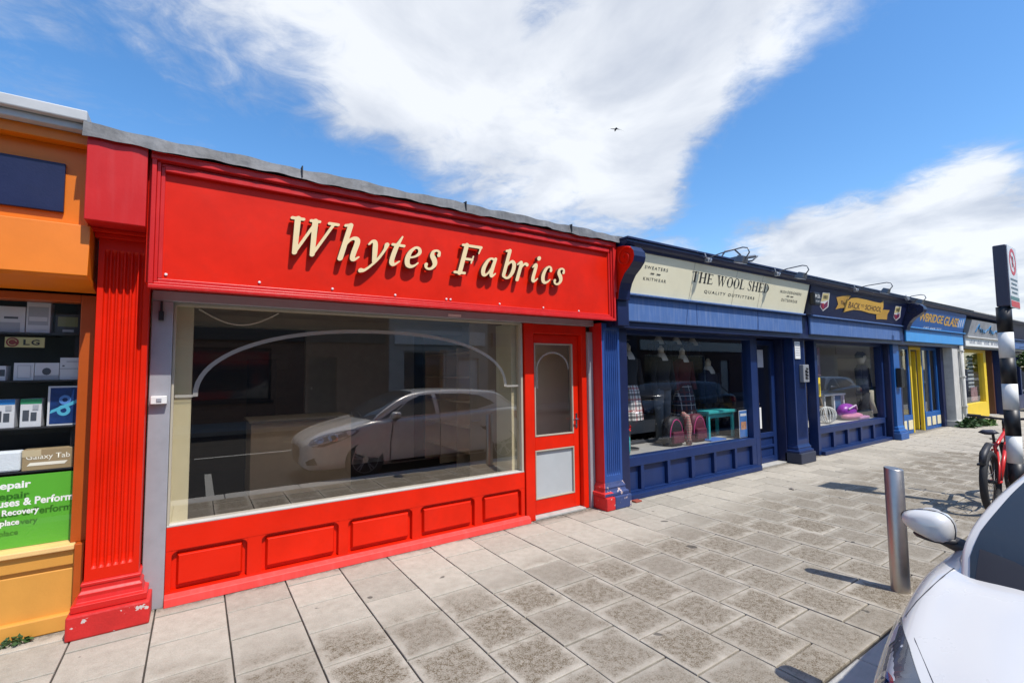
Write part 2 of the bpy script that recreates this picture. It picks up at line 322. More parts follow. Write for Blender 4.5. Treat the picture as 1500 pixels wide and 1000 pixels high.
def caps(st):       # upright condensed roman capitals for a signboard
    k, n = 0.078, 0.030
    D = {'T': [[(.3,.97,k),(.3,.03,k)],[(.0,.98,n),(.6,.98,n)],[(.0,.98,n),(.01,.8,.01)],[(.6,.98,n),(.59,.8,.01)],[(.17,.015,n),(.43,.015,n)]],
     'H': [[(.12,.98,k),(.12,.02,k)],[(.56,.98,k),(.56,.02,k)],[(.12,.52,n),(.56,.52,n)]]+[[(a-.11,b,n),(a+.11,b,n)] for a in (.12,.56) for b in (.015,.985)],
     'E': [[(.12,.98,k),(.12,.02,k)],[(.0,.985,n),(.5,.985,n)],[(.12,.52,n),(.4,.52,n)],[(.0,.015,n),(.52,.015,n)],[(.5,.98,n),(.49,.8,.01)],[(.52,.015,n),(.53,.22,.01)],[(.4,.62,.012),(.4,.42,.012)]],
     'W': [[(.1,.97,k),(.28,.03,.04)],[(.28,.02,.02),(.46,.95,n)],[(.46,.97,k),(.64,.03,.04)],[(.64,.02,.02),(.84,.96,n)],[(-.02,.985,n),(.24,.985,n)],[(.36,.985,n),(.58,.985,n)],[(.74,.985,n),(.94,.985,n)]],
     'O': [[(.33,.985,n),(.16,.87,.036),(.085,.5,k+.008),(.16,.13,.036),(.33,.015,n),(.5,.13,.036),(.575,.5,k+.008),(.5,.87,.036),(.33,.985,n)]],
     'L': [[(.12,.98,k),(.12,.02,k)],[(.01,.985,n),(.25,.985,n)],[(.01,.015,n),(.5,.015,n)],[(.5,.015,n),(.52,.26,.01)]],
     'S': [[(.41,.76,.014),(.37,.92,n),(.25,.985,n),(.12,.9,.035),(.1,.74,.046),(.22,.57,.058),(.37,.4,.058),(.42,.22,.046),(.36,.06,.03),(.24,.015,n),(.11,.08,n),(.06,.26,.014)]],
     'D': [[(.12,.98,k),(.12,.02,k)],[(.01,.985,n),(.26,.985,n),(.45,.86,.034),(.55,.5,k+.008),(.45,.14,.034),(.26,.015,n),(.01,.015,n)]]}
    return D[st]
def contour_mesh(strokes, shear=0.0, depth=0.0, res=0.0095, fat=0.0):
    segs = []
    strokes = [[(p[0], p[1], p[2]+fat) for p in st] for st in strokes]
    for st in strokes:
        q = catmull(st); segs += [(q[i], q[i+1]) for i in range(len(q)-1)]
    A = np.array([s[0] for s in segs]); B = np.array([s[1] for s in segs])
    x0, y0 = A[:, 0].min()-.12, A[:, 1].min()-.12; x1, y1 = max(A[:, 0].max(), B[:, 0].max())+.12, max(A[:, 1].max(), B[:, 1].max())+.12
    xs = np.arange(x0, x1, res); ys = np.arange(y0, y1, res); X, Y = np.meshgrid(xs, ys); F = np.full(X.shape, 9.0)
    for a, b in zip(A, B):
        d = b[:2]-a[:2]; L2 = max(1e-9, d@d); t = np.clip(((X-a[0])*d[0]+(Y-a[1])*d[1])/L2, 0, 1)
        F = np.minimum(F, np.hypot(X-a[0]-t*d[0], Y-a[1]-t*d[1])-(a[2]+t*(b[2]-a[2])))
    F = np.where(np.abs(F) < 1e-7, 1e-7, F); nxt = {}
    S = F < 0
    def cut(i0, j0, i1, j1):
        f0, f1 = F[i0, j0], F[i1, j1]; t = f0/(f0-f1); return (round(xs[j0]+(xs[j1]-xs[j0])*t, 7), round(ys[i0]+(ys[i1]-ys[i0])*t, 7))
    code = S[:-1, :-1]*1+S[:-1, 1:]*2+S[1:, 1:]*4+S[1:, :-1]*8
    for i, j in zip(*np.nonzero((code > 0) & (code < 15))):
        c = code[i, j]; b_ = lambda: cut(i, j, i, j+1); r_ = lambda: cut(i, j+1, i+1, j+1); t_ = lambda: cut(i+1, j, i+1, j+1); l_ = lambda: cut(i, j, i+1, j)
        for p, q in {1: [(l_, b_)], 2: [(b_, r_)], 3: [(l_, r_)], 4: [(r_, t_)], 5: [(l_, b_), (r_, t_)], 6: [(b_, t_)], 7: [(l_, t_)], 8: [(t_, l_)], 9: [(t_, b_)], 10: [(b_, r_), (t_, l_)], 11: [(t_, r_)], 12: [(r_, l_)], 13: [(r_, b_)], 14: [(b_, l_)]}[c]:
            nxt[p()] = q()
    cv = bpy.data.curves.new('g', 'CURVE'); cv.dimensions = '2D'; cv.fill_mode = 'BOTH'; cv.extrude = depth
    while nxt:
        s0 = next(iter(nxt)); loop = [s0]; p = nxt.pop(s0)
        while p != s0 and p in nxt: loop.append(p); p = nxt.pop(p)
        if len(loop) < 8: continue
        keep = [loop[0]]
        for k in range(1, len(loop)-1):      # drop points that lie on a straight run
            a = np.array(keep[-1]); b = np.array(loop[k]); c = np.array(loop[(k+1) % len(loop)]); e = c-a
            if abs(e[0]*(b-a)[1]-e[1]*(b-a)[0])/max(1e-9, np.hypot(*e)) > 0.0009 or np.hypot(*(b-a)) > .06: keep.append(loop[k])
        sp = cv.splines.new('POLY'); sp.points.add(len(keep)-1); sp.use_cyclic_u = True
        for k, (x, y) in enumerate(keep): sp.points[k].co = (x+shear*y, y, 0, 1)
    return _curve_mesh(cv)

# ------------------------------------------------------------------ ground
def slab_material():
    mt = bpy.data.materials.new('concrete_slab'); mt.use_nodes = True; nt = mt.node_tree; N = nt.nodes.new; L = nt.links.new
    p = nt.nodes['Principled BSDF']; p.inputs['Specular IOR Level'].default_value = 0.25
    geo = N('ShaderNodeNewGeometry'); tc = N('ShaderNodeTexCoord'); oi = N('ShaderNodeObjectInfo')
    def M(op, a, b=None):
        n = N('ShaderNodeMath'); n.operation = op
        for i, v in enumerate((a, b)):
            if v is None: continue
            if isinstance(v, (int, float)): n.inputs[i].default_value = v
            else: L(v, n.inputs[i])
        return n.outputs[0]
    def MR(v, a, b, c, d, smooth=True):
        n = N('ShaderNodeMapRange'); n.interpolation_type = 'SMOOTHSTEP' if smooth else 'LINEAR'
        for k, q in zip(('From Min', 'From Max', 'To Min', 'To Max'), (a, b, c, d)): n.inputs[k].default_value = q
        L(v, n.inputs['Value']); return n.outputs[0]
    def NZ(scale, det, rough, vec):
        n = N('ShaderNodeTexNoise'); n.inputs['Scale'].default_value = scale; n.inputs['Detail'].default_value = det; n.inputs['Roughness'].default_value = rough; L(vec, n.inputs['Vector']); return n.outputs[0]
    so = N('ShaderNodeSeparateXYZ'); L(tc.outputs['Object'], so.inputs[0])
    sw = N('ShaderNodeSeparateXYZ'); L(geo.outputs['Position'], sw.inputs[0])
    edge = M('MAXIMUM', M('ABSOLUTE', so.outputs[0]), M('ABSOLUTE', so.outputs[1]))       # 0 in the middle, 0.2 at the joints
    wob = NZ(9, 4, 0.6, geo.outputs['Position'])
    core = MR(M('ADD', edge, M('MULTIPLY', M('SUBTRACT', wob, 0.5), 0.16)), 0.125, 0.215, 1, 0)   # lichen-dark weathered middle of a slab
    away = MR(M('ADD', sw.outputs[1], M('MULTIPLY', M('SUBTRACT', NZ(1.3, 3, 0.5, geo.outputs['Position']), 0.5), 0.9)), -1.35, -0.75, 1, 0.05)
    rnd = MR(oi.outputs['Random'], 0, 1, 0.8, 1.35, False)
    speck = MR(NZ(130, 3, 0.75, geo.outputs['Position']), 0.40, 0.62, 0, 1)
    blot = MR(NZ(28, 4, 0.7, geo.outputs['Position']), 0.35, 0.65, 0.45, 1)
    cross = MR(NZ(2.1, 5, 0.6, geo.outputs['Position']), 0.42, 0.66, 0.0, 0.55)      # stains that run across the joints
    f = M('MULTIPLY', M('MULTIPLY', M('MAXIMUM', core, cross), away), M('MULTIPLY', rnd, M('MULTIPLY', blot, M('ADD', M('MULTIPLY', speck, 0.6), 0.4))))
    base = N('ShaderNodeValToRGB'); L(NZ(14, 8, 0.7, geo.outputs['Position']), base.inputs[0])
    base.color_ramp.elements[0].position = 0.25; base.color_ramp.elements[0].color = (0.385, 0.348, 0.285, 1)
    base.color_ramp.elements[1].position = 0.75; base.color_ramp.elements[1].color = (0.535, 0.490, 0.408, 1)
    hs = N('ShaderNodeHueSaturation'); L(base.outputs[0], hs.inputs['Color']); L(MR(oi.outputs['Random'], 0, 1, 0.84, 1.08, False), hs.inputs['Value'])
    mx = N('ShaderNodeMix'); mx.data_type = 'RGBA'; L(f, mx.inputs['Factor']); L(hs.outputs[0], mx.inputs['A']); mx.inputs['B'].default_value = (0.115, 0.085, 0.048, 1)
    grit = N('ShaderNodeMix'); grit.data_type = 'RGBA'; grit.blend_type = 'MULTIPLY'; L(MR(NZ(260, 2, 0.5, geo.outputs['Position']), 0.3, 0.7, 0.35, 0.0), grit.inputs['Factor']); L(mx.outputs['Result'], grit.inputs['A']); grit.inputs['B'].default_value = (0.4, 0.38, 0.35, 1)
    spot = MR(NZ(5.2, 2, 0.4, geo.outputs['Position']), 0.735, 0.75, 0, 0.75)     # gum and oil spots
    sp = N('ShaderNodeMix'); sp.data_type = 'RGBA'; L(spot, sp.inputs['Factor']); L(grit.outputs['Result'], sp.inputs['A']); sp.inputs['B'].default_value = (0.05, 0.045, 0.04, 1)
    grime = M('MULTIPLY', MR(M('ADD', sw.outputs[1], M('MULTIPLY', M('SUBTRACT', NZ(6, 5, 0.7, geo.outputs['Position']), 0.5), 0.16)), -0.15, -0.05, 0, 0.75), MR(NZ(30, 4, 0.7, geo.outputs['Position']), 0.35, 0.6, 0.4, 1))      # dirt caught along the wall line
    gm = N('ShaderNodeMix'); gm.data_type = 'RGBA'; L(grime, gm.inputs['Factor']); L(sp.outputs['Result'], gm.inputs['A']); gm.inputs['B'].default_value = (0.07, 0.062, 0.05, 1)
    L(gm.outputs['Result'], p.inputs['Base Color']); p.inputs['Roughness'].default_value = 0.86
    b = N('ShaderNodeBump'); b.inputs['Strength'].default_value = 0.55; b.inputs['Distance'].default_value = 0.004
    L(M('ADD', NZ(180, 3, 0.6, geo.outputs['Position']), M('MULTIPLY', NZ(22, 4, 0.6, geo.outputs['Position']), 1.2)), b.inputs['Height']); L(b.outputs[0], p.inputs['Normal'])
    return mt
SLAB = slab_material()
JOINT = paint('dark_joint_sand', (0.05, 0.043, 0.034), 0.95, 0.4, 30, bump=0.4, bscale=60)
KERB = paint('grey_concrete_kerb', (0.42, 0.41, 0.38), 0.85, 0.2, 9, bump=0.4, bscale=90, dirt=0.3)
ASPHALT = paint('asphalt', (0.024, 0.024, 0.025), 0.95, 0.25, 6, bump=0.7, bscale=160, dirt=0.25, spec=0.15)
ROADLINE = paint('worn_white_road_paint', (0.30, 0.30, 0.28), 0.7, 0.15, 9, chips=(0.10, 0.10, 0.10), chip_amt=0.0)
FARPAVE = paint('far_paving', (0.16, 0.155, 0.145), 0.85, 0.2, 4, bump=0.3, bscale=60)

g = MB(); g.box(-300, 400, -300, 400, -0.9, -0.16); structure(g.build('ground', ASPHALT))
g = MB(); g.box(-30, 90, -11.4, -3.28, -0.158, -0.11); road = structure(g.build('road', ASPHALT))
g = MB()
for k in range(16): g.box(-24+k*6, -21.5+k*6, -7.42, -7.30, -0.108, -0.105)
g.build('centre_marking', ROADLINE, road)
g = MB()
for k in range(14): g.box(0.95+k*5.6-12, 1.05+k*5.6-12, -5.5, -3.3, -0.108, -0.1055)
g.build('parking_bay_marking', ROADLINE, road)
bed = MB(); bed.box(-8, 40, -2.985, 0.6, -0.15, -0.014); pavement = structure(bed.build('pavement', JOINT))

P0, PIT = 0.2086, 0.4035
YK = -2.9765; PY = 0.399
def slab_mesh(w, d, h=0.05):
    mb = MB(); mb.box(-w/2, w/2, -d/2, d/2, -h, 0); me = bpy.data.meshes.new('slab'); me.from_pydata(mb.v, [], mb.f)
    bm = bmesh.new(); bm.from_mesh(me); es = [e for e in bm.edges if all(v.co.z > -0.001 for v in e.verts)]
    bmesh.ops.bevel(bm, geom=es, offset=0.0045, segments=2, profile=0.5, affect='EDGES'); bm.to_mesh(me); bm.free(); me.materials.append(SLAB); return me
GAP = 0.0085
S_FULL = slab_mesh(PIT-GAP, PY-GAP-.003); S_HALF = slab_mesh(PIT-GAP, PY/2-GAP-.003)
cells = []
for k in range(-16, 92):
    xc = P0+(k+0.5)*PIT; st = (k % 2 == 0)
    y = YK
    while y < 0.35:
        d = PY/2 if (st and y == YK) else PY
        cells.append((xc, y+d/2, d < 0.3)); y += d
cells.sort(key=lambda c: (0 if (c[0] > -2.2) else 1, math.hypot(c[0]-0.5, (c[1]+4.19))))
rest = MB()
def in_view(c): return c[0] > -1.9
n = 0
for xc, yc, half in cells:
    jz = random.uniform(-0.0022, 0.0012)
    if n < 300 and in_view((xc, yc)):
        o = bpy.data.objects.new('slab', S_HALF if half else S_FULL); COL.objects.link(o); o.parent = pavement
        o.location = (xc, yc, jz); o.rotation_euler = (random.gauss(0, .0022), random.gauss(0, .0022), random.gauss(0, .002)); n += 1
        if not half and random.random() < 0.5: o.rotation_euler.z += math.pi
    else:
        w = PIT-GAP; d = (PY/2 if half else PY)-GAP-.003
        rest.box(xc-w/2, xc+w/2, yc-d/2, yc+d/2, -0.05, jz)
ro = rest.build('far_slabs', SLAB, pavement); ro['kind'] = 'stuff'
kerbs = MB(); kb = structure(BX('kerb_bed', KERB, None, (-12, 60, -3.278, -2.99, -0.157, -0.06), bevel=0)); 
kerb_me = None
for k in range(-6, 36):
    mb = MB(); mb.box(0, 0.908, -3.28, -2.984, -0.15, -0.004)
    if kerb_me is None:
        o = mb.build('kerb_stone', KERB, kb, bevel=0.012); kerb_me = o.data
    else:
        o = bpy.data.objects.new('kerb_stone', kerb_me); COL.objects.link(o); o.parent = kb
    o.location = (k*0.914+0.35, random.gauss(0, .0015), random.gauss(0, .0015))
g = MB(); g.box(-30, 90, -14.4, -11.4, -0.158, 0.0); structure(g.build('opposite_pavement', FARPAVE))

# ------------------------------------------------------------------ houses across the street (seen in the shop windows)
def opposite_house(x0, x1, h, wallm, sill_m, doorx, label, nwin=3, shop=True):
    y0 = -14.2
    r = empty('terrace_house', ((x0+x1)/2, y0, 0), label, 'house', 'houses across the street')
    W = x1-x0; lower = []; upper = []
    up = [(x0+W*(k+.5)/nwin-.55, x0+W*(k+.5)/nwin+.55, 3.9, 5.4) for k in range(nwin)]
    lo = [(x0+.6, x0+W*.55, .7, 2.5)] if shop else [(x0+W*(k+.5)/nwin-.6, x0+W*(k+.5)/nwin+.6, 1.0, 2.4) for k in range(nwin-1)]
    dr = [(x0+W*.68, x0+W*.68+1.0, 0.0, 2.2)]
    ops = up+lo+dr
    xs = sorted({x0, x1, *[o[0] for o in ops], *[o[1] for o in ops]}); zs = sorted({0, h, *[o[2] for o in ops], *[o[3] for o in ops]})
    mb = MB()
    for i in range(len(xs)-1):
        for j in range(len(zs)-1):
            cx, cz = (xs[i]+xs[i+1])/2, (zs[j]+zs[j+1])/2
            if not any(o[0] < cx < o[1] and o[2] < cz < o[3] for o in ops): mb.box(xs[i], xs[i+1], y0-.3, y0, zs[j], zs[j+1])
    mb.build('wall', wallm, r)
    for o_ in up+lo:
        w = BX('window', sill_m, r, (o_[0], o_[0]+.07, y0-.2, y0-.12, o_[2], o_[3]), (o_[1]-.07, o_[1], y0-.2, y0-.12, o_[2], o_[3]), (o_[0]+.07, o_[1]-.07, y0-.2, y0-.12, o_[3]-.07, o_[3]), (o_[0]+.07, o_[1]-.07, y0-.2, y0-.12, o_[2], o_[2]+.07), bevel=0)
        BX('pane', CARGLASS, w, (o_[0]+.07, o_[1]-.07, y0-.18, y0-.165, o_[2]+.07, o_[3]-.07), bevel=0)
        BX('sill', sill_m, w, (o_[0]-.08, o_[1]+.08, y0-.19, y0+.06, o_[2]-.09, o_[2]-.003), bevel=0)
    d = BX('door', sill_m, r, (dr[0][0], dr[0][1], y0-.2, y0-.14, 0.0, 2.2), bevel=0); BX('handle', STEEL, d, (dr[0][0]+.1, dr[0][0]+.16, y0-.14, y0-.1, 1.0, 1.1))
    if shop: BX('sign_fascia', sill_m, r, (x0+.2, x1-.2, y0+.004, y0+.12, 2.75, 3.35))
    mb = MB(); mb.prism([(y0+.25, h), (y0-3.4, h+2.2), (y0-7, h)], 'x', x0, x1); rf = mb.build('roof', SLATE, r)
    mb = MB(); mb.box(x1-.9, x1-.2, y0-3.8, y0-3.0, h+1.2, h+3.0); mb.build('chimney', wallm, rf)
    mb = MB(); mb.box(x0, x1, y0-7, y0-6.8, 0, h); mb.build('rear_wall', wallm, r)
PALE = paint('pale_grey_render', (0.26, 0.26, 0.27), 0.85, 0.1, 2, bump=0.2, dirt=0.2)
BROWNW = paint('brown_brick_wall', (0.13, 0.075, 0.055), 0.85, 0.3, 12, bump=0.4, bscale=30)
DKREN = paint('dark_render', (0.10, 0.10, 0.105), 0.85, 0.15, 3, bump=0.2)
CRW = paint('cream_render', (0.45, 0.40, 0.30), 0.85, 0.1, 2, dirt=0.2)
opposite_house(-14, -3, 6.4, CRW, WHITE, 0, 'cream two storey house opposite the orange phone shop')
opposite_house(-3, 6.4, 6.2, BROWNW, BLACK, 0, 'brown brick two storey house with black shopfront opposite the red shop')
opposite_house(6.4, 11.0, 6.9, PALE, INTGREY, 0, 'narrow pale grey rendered house between two darker houses', nwin=2)
opposite_house(11.0, 21, 6.2, DKREN, NAVYD, 0, 'dark rendered two storey house with navy shopfront across the street')
opposite_house(21, 33, 6.6, BROWNW, WHITE, 0, 'brown brick house with white sills across the street', nwin=4)
opposite_house(33, 46, 6.3, PALE, BLACK, 0, 'long pale grey house with four upper windows across the street', nwin=4)
opposite_house(46, 62, 6.3, CRW, NAVYD, 0, 'long cream house with navy trim across the street', nwin=5)

# ------------------------------------------------------------------ shopfront pieces
def pilaster(parent, x0, x1, yf, z0, z1, nfl, mat, name='pilaster', depth=0.016, yb=0.04, mb_side=None):
    """Fluted shaft: the front is a grid with round-ended flutes."""
    W = x1-x0; mg = W*0.10; fw = (W-2*mg)/max(1, nfl); nx = [x0, x0+mg]
    for k in range(nfl): nx += [x0+mg+fw*(k+q) for q in (.10, .22, .36, .5, .64, .78, .90)] + ([x0+mg+fw*(k+1)] if k < nfl-1 else [])
    nx += [x1-mg, x1]; H = z1-z0
    nz = [z0, z0+.07, z0+.085, z0+.10, z0+.13]+[z0+.13+(H-.26)*t for t in (.2, .4, .6, .8, 1)]+[z1-.10, z1-.085, z1-.07, z1]
    vs = []; fs = []
    for z in nz:
        e = min(z-z0, z1-z)
        for x in nx:
            u = ((x-x0-mg)/fw) % 1.0 if (x0+mg < x < x1-mg and nfl) else 0.0
            c = max(0.0, 1-((u-.5)/.40)**2) if nfl else 0
            lim = 1.0 if e >= .12 else (0.0 if e <= .071 else ((e-.071)/.049)**.5)
            vs.append((x, yf+depth*(math.sqrt(c) if c > 0 else 0)*lim, z))
    n = len(nx)
    for j in range(len(nz)-1):
        for i in range(n-1): fs.append((j*n+i, j*n+i+1, (j+1)*n+i+1, (j+1)*n+i))
    mb = MB(); mb.add(vs, fs)
    mb.add([(x0, yf, z0), (x0, yb, z0), (x0, yb, z1), (x0, yf, z1)], [(0, 3, 2, 1)], 1); mb.add([(x1, yf, z0), (x1, yb, z0), (x1, yb, z1), (x1, yf, z1)], [(0, 1, 2, 3)], 0)
    mb.add([(x0, yf, z1), (x1, yf, z1), (x1, yb, z1), (x0, yb, z1)], [(0, 1, 2, 3)], 0)
    me = mb.build(name, [mat, mb_side or mat], parent); return me
def base_profile(parent, x0, x1, yf, yb, h0, mat, name, steps):
    """Moulded plinth: rings of growing size towards the ground. steps: (outset, z)."""
    vs = []; fs = []
    for o, z in steps: vs += [(x0-o, yf-o, z), (x1+o, yf-o, z), (x1+o, yb, z), (x0-o, yb, z)]
    for j in range(len(steps)-1):
        for i in range(4): fs.append((j*4+i, j*4+(i+1) % 4, (j+1)*4+(i+1) % 4, (j+1)*4+i))
    fs.append((0, 3, 2, 1)); k = 4*(len(steps)-1); fs.append((k, k+1, k+2, k+3))
    mb = MB(); mb.add(vs, fs); return mb.build(name, mat, parent, bevel=0.005)
def riser(parent, x0, x1, z0, z1, panels, yb, yf, mat, eared=True, skirt=None, field=True):
    """Panelled stall riser: rails and stiles proud of recessed fields, one raised panel object in each."""
    pz0, pz1 = panels[0][2], panels[0][3]
    mb = MB(); mb.box(x0, x1, yb, yb+.10, z0, z1-.001); back = mb.build('stall_riser', mat, parent)
    fr = MB(); fr.box(x0, x1, yf, yb, pz1, z1); fr.box(x0, x1, yf, yb, z0+.001, pz0)
    xs = [x0]+[v for p in panels for v in (p[0], p[1])]+[x1]
    for i in range(0, len(xs), 2):
        if xs[i+1]-xs[i] > .004: fr.box(xs[i], xs[i+1], yf+.002, yb, pz0, pz1)
    if eared:
        for p in panels:
            for sx, s in ((p[0], 1), (p[1], -1)):
                r = .045; poly = [(sx, pz1), (sx+s*r*1.5, pz1)]+[(sx+s*r*1.5*(1-math.sin(a)), pz1-r*(1-math.cos(a))) for a in np.linspace(.35, 1.57, 5)]
                fr.prism(poly if s < 0 else poly[::-1], 'y', yf+.003, yb-.001)
    fr.build('rail_frame', mat, back, bevel=0.005)
    if field:
        for p in panels:
            a = MB(); g_ = .028; x_a, x_b, z_a, z_b = p[0]+g_, p[1]-g_, p[2]+g_, p[3]-g_
            if x_b-x_a < .05: continue
            q = .014
            a.hexa([(x_a, yb-.004, z_a), (x_b, yb-.004, z_a), (x_b, yb+.004, z_a), (x_a, yb+.004, z_a), (x_a, yb-.004, z_b), (x_b, yb-.004, z_b), (x_b, yb+.004, z_b), (x_a, yb+.004, z_b)])
            a.hexa([(x_a+q, yf+.006, z_a+q), (x_b-q, yf+.006, z_a+q), (x_b, yb-.003, z_a), (x_a, yb-.003, z_a), (x_a+q, yf+.006, z_b-q), (x_b-q, yf+.006, z_b-q), (x_b, yb-.003, z_b), (x_a, yb-.003, z_b)])
            a.build('panel', mat, back, bevel=0.003)
    return back
def stepped_frame(parent, x0, x1, z0, z1, yb, mat, name, widths, yfs):
    """Picture-frame moulding with stepped profile, outer edge x0..x1, z0..z1."""
    mb = MB(); o = 0
    for w, yf in zip(widths, yfs):
        a0, a1, b0, b1 = x0+o, x1-o, z0+o, z1-o
        mb.box(a0, a1, yf, yb, b0, b0+w); mb.box(a0, a1, yf, yb, b1-w, b1)
        mb.box(a0, a0+w, yf, yb, b0+w, b1-w); mb.box(a1-w, a1, yf, yb, b0+w, b1-w); o += w+.0005
    return mb.build(name, mat, parent, bevel=0.004)
def pane(parent, x0, x1, z0, z1, y, mat=None, name='window_pane'):
    return MB().add([(x0, y, z0), (x1, y, z0), (x1, y, z1), (x0, y, z1)], [(0, 1, 2, 3)]).build(name, mat or GLASS, parent)
def room(parent, x0, x1, yd, z1, wallm, floorm=None, ceilm=None, sidem=None, hole=None):
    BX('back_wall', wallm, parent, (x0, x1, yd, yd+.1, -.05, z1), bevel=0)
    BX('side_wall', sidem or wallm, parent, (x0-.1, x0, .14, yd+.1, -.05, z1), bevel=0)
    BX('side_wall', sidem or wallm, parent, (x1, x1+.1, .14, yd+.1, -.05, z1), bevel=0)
    BX('interior_floor', floorm or INTFLOOR, parent, (x0, x1, .40, 1.0, -.05, -.004), bevel=0)  # strip by the window, kept pale to bounce daylight inward
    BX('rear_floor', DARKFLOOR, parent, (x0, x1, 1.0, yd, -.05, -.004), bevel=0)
    if hole: a, b, c, d = hole; BX('ceiling', ceilm, parent, (x0-.1, a, .14, yd+.1, z1, z1+.08), (b, x1+.1, .14, yd+.1, z1, z1+.08), (a, b, .14, c, z1, z1+.08), (a, b, d, yd+.1, z1, z1+.08), bevel=0)
    else: BX('ceiling', ceilm or INTWHITE, parent, (x0-.1, x1+.1, .14, yd+.1, z1, z1+.08), bevel=0)
def band_arch(cx, hw, z0, rise, w, y, n=40, p=2.0):
    """Flat arch strip on a pane (superellipse)."""
    vs = []; fs = []
    for k in range(n+1):
        a = math.pi*k/n
        for q in (0, w): vs.append((cx-(hw-q)*math.copysign(abs(math.cos(a))**(2/p), math.cos(a)), y, z0+(rise-q)*abs(math.sin(a))**(2/p)))
    for k in range(n): fs.append((2*k, 2*k+2, 2*k+3, 2*k+1))
    return vs, fs
FROST = None
def frosted():
    mt = bpy.data.materials.new('frosted_vinyl'); mt.use_nodes = True; nt = mt.node_tree; p = nt.nodes['Principled BSDF']
    p.inputs['Base Color'].default_value = (0.62, 0.60, 0.55, 1); p.inputs['Roughness'].default_value = 0.6; p.inputs['Alpha'].default_value = 0.42
    MATS['frost'] = mt; return mt
FROST = frosted()

# ------------------------------------------------------------------ the red fabric shop
red = empty('red_shop', (1.85, 0, 0), 'empty red shop with raised cream italic letters on its wide fascia', 'shop')
RF = -0.36
riser(red, -0.15, 2.93, 0.0, 0.525, [(-0.115, .352, .085, .365), (.45, 1.022, .085, .365), (1.10, 1.672, .085, .365), (1.75, 2.322, .085, .365), (2.405, 2.885, .085, .365)], 0.018, -0.022, RED)
mb = MB(); mb.hexa([(-0.15, -.075, 0), (2.975, -.075, 0), (2.975, -.021, 0), (-0.15, -.021, 0), (-0.15, -.065, .052), (2.975, -.065, .052), (2.975, -.021, .075), (-0.15, -.021, .075)]); mb.build('skirting', paint('sunlit_red_skirting', (.72, .05, .04), .5, .1, 6, dirt=.2, streak=.1), red, bevel=0.004)  # red lightened to carry the sun caught along the skirting
BX('window_sill', paint('pale_sill', (.48, .47, .44), .5, dirt=.2), red, (-0.15, 2.93, -.016, .10, .527, .541), bevel=0.003)
BX('window_bead', paint('beige_bead', (.42, .38, .30), .5), red, (2.905, 2.93, -.01, .08, .541, 2.115), (-.15, 2.93, .0, .08, 2.105, 2.125), (-.15, -.135, -.01, .08, .541, 2.105), bevel=0.002)
gp = pane(red, -0.136, 2.906, .54, 2.106, .035)
vs, fs = band_arch(1.362, 1.385, 1.44, .545, .032, .030, p=2.25)
mb = MB(); mb.add(vs, fs); mb.add([(-.13, .030, 1.455), (-.02, .030, 1.455), (-.02, .030, 1.435), (-.13, .030, 1.435)], [(0, 1, 2, 3)]); mb.add([(2.745, .030, 1.455), (2.90, .030, 1.455), (2.90, .030, 1.435), (2.745, .030, 1.435)], [(0, 1, 2, 3)])
mb.build('arch_decal', FROST, gp)
BX('shutter_guide', ALU, red, (-0.275, -0.152, -.05, .10, 0.0, 2.125), bevel=0.004)
BX('shutter_guide', ALU, red, (3.872, 3.945, -.03, .10, 0.0, 2.06), bevel=0.004)
sb = BX('shutter_box', ALU, red, (-0.275, 3.945, -.055, .14, 2.127, 2.20), bevel=0.004)
BX('maker_plate', WHITE, sb, (2.02, 2.16, -.0575, -.0552, 2.14, 2.165), bevel=0)
kb_ = BX('key_switch', WHITE, red, (-.262, -.17, -.095, -.052, 1.40, 1.455)); BX('keyhole_cover', ALU, kb_, (-.23, -.20, -.10, -.0952, 1.415, 1.44), bevel=0.002)
mb = MB(); mb.box(-.235, -.205, -.085, -.051, 1.985, 2.05); mb.box(-.227, -.213, -.08, -.055, 2.05, 2.12); mb.build('alarm_sensor', BLACK, red, bevel=0.003)
# door
BX('door_frame', RED, red, (2.945, 3.065, -.03, .13, 0.0, 2.125), (3.79, 3.868, -.0, .13, 0.0, 2.125), (3.065, 3.79, -.01, .13, 2.02, 2.125), bevel=0.006)
BX('threshold', KERB, red, (3.066, 3.789, -.03, .16, .0, .022), bevel=0.004)
dr = BX('door', RED, red, (3.069, 3.135, .06, .105, .025, 2.016), (3.70, 3.786, .06, .105, .025, 2.016), (3.135, 3.70, .06, .105, 1.915, 2.016), (3.135, 3.70, .06, .105, .72, .87), (3.135, 3.70, .06, .105, .025, .185), bevel=0.005)
BX('kick_panel', GREYPAN, dr, (3.142, 3.693, .082, .092, .192, .713), bevel=0.002)
BX('glazing_bead', paint('beige_bead', (.42, .38, .30)), dr, (3.135, 3.15, .055, .08, .87, 1.915), (3.685, 3.70, .055, .08, .87, 1.915), (3.15, 3.685, .055, .08, .87, .885), (3.15, 3.685, .055, .08, 1.90, 1.915), (3.135, 3.15, .055, .08, .185, .72), (3.685, 3.70, .055, .08, .185, .72), (3.15, 3.685, .055, .08, .185, .20), (3.15, 3.685, .055, .08, .705, .72), bevel=0.003)
dg_ = pane(dr, 3.151, 3.684, .886, 1.899, .082, name='door_pane')
vs, fs = band_arch(3.4175, .24, 1.62, .20, .02, .078); MB().add(vs, fs).add([(3.1775, .078, 1.40), (3.1975, .078, 1.40), (3.1975, .078, 1.62), (3.1775, .078, 1.62)], [(0, 1, 2, 3)]).build('arch_decal', FROST, dg_)
mb = MB(); mb.box(3.725, 3.755, .05, .0595, .93, 1.10); mb.tube([(3.74, .05, 1.03), (3.74, .015, 1.03), (3.66, .012, 1.03)], .009); mb.lathe([(.012, 0.048), (.012, .0595)], (3.74, 0, .96), 'y', 10); mb.build('handle', CHROME, dr)
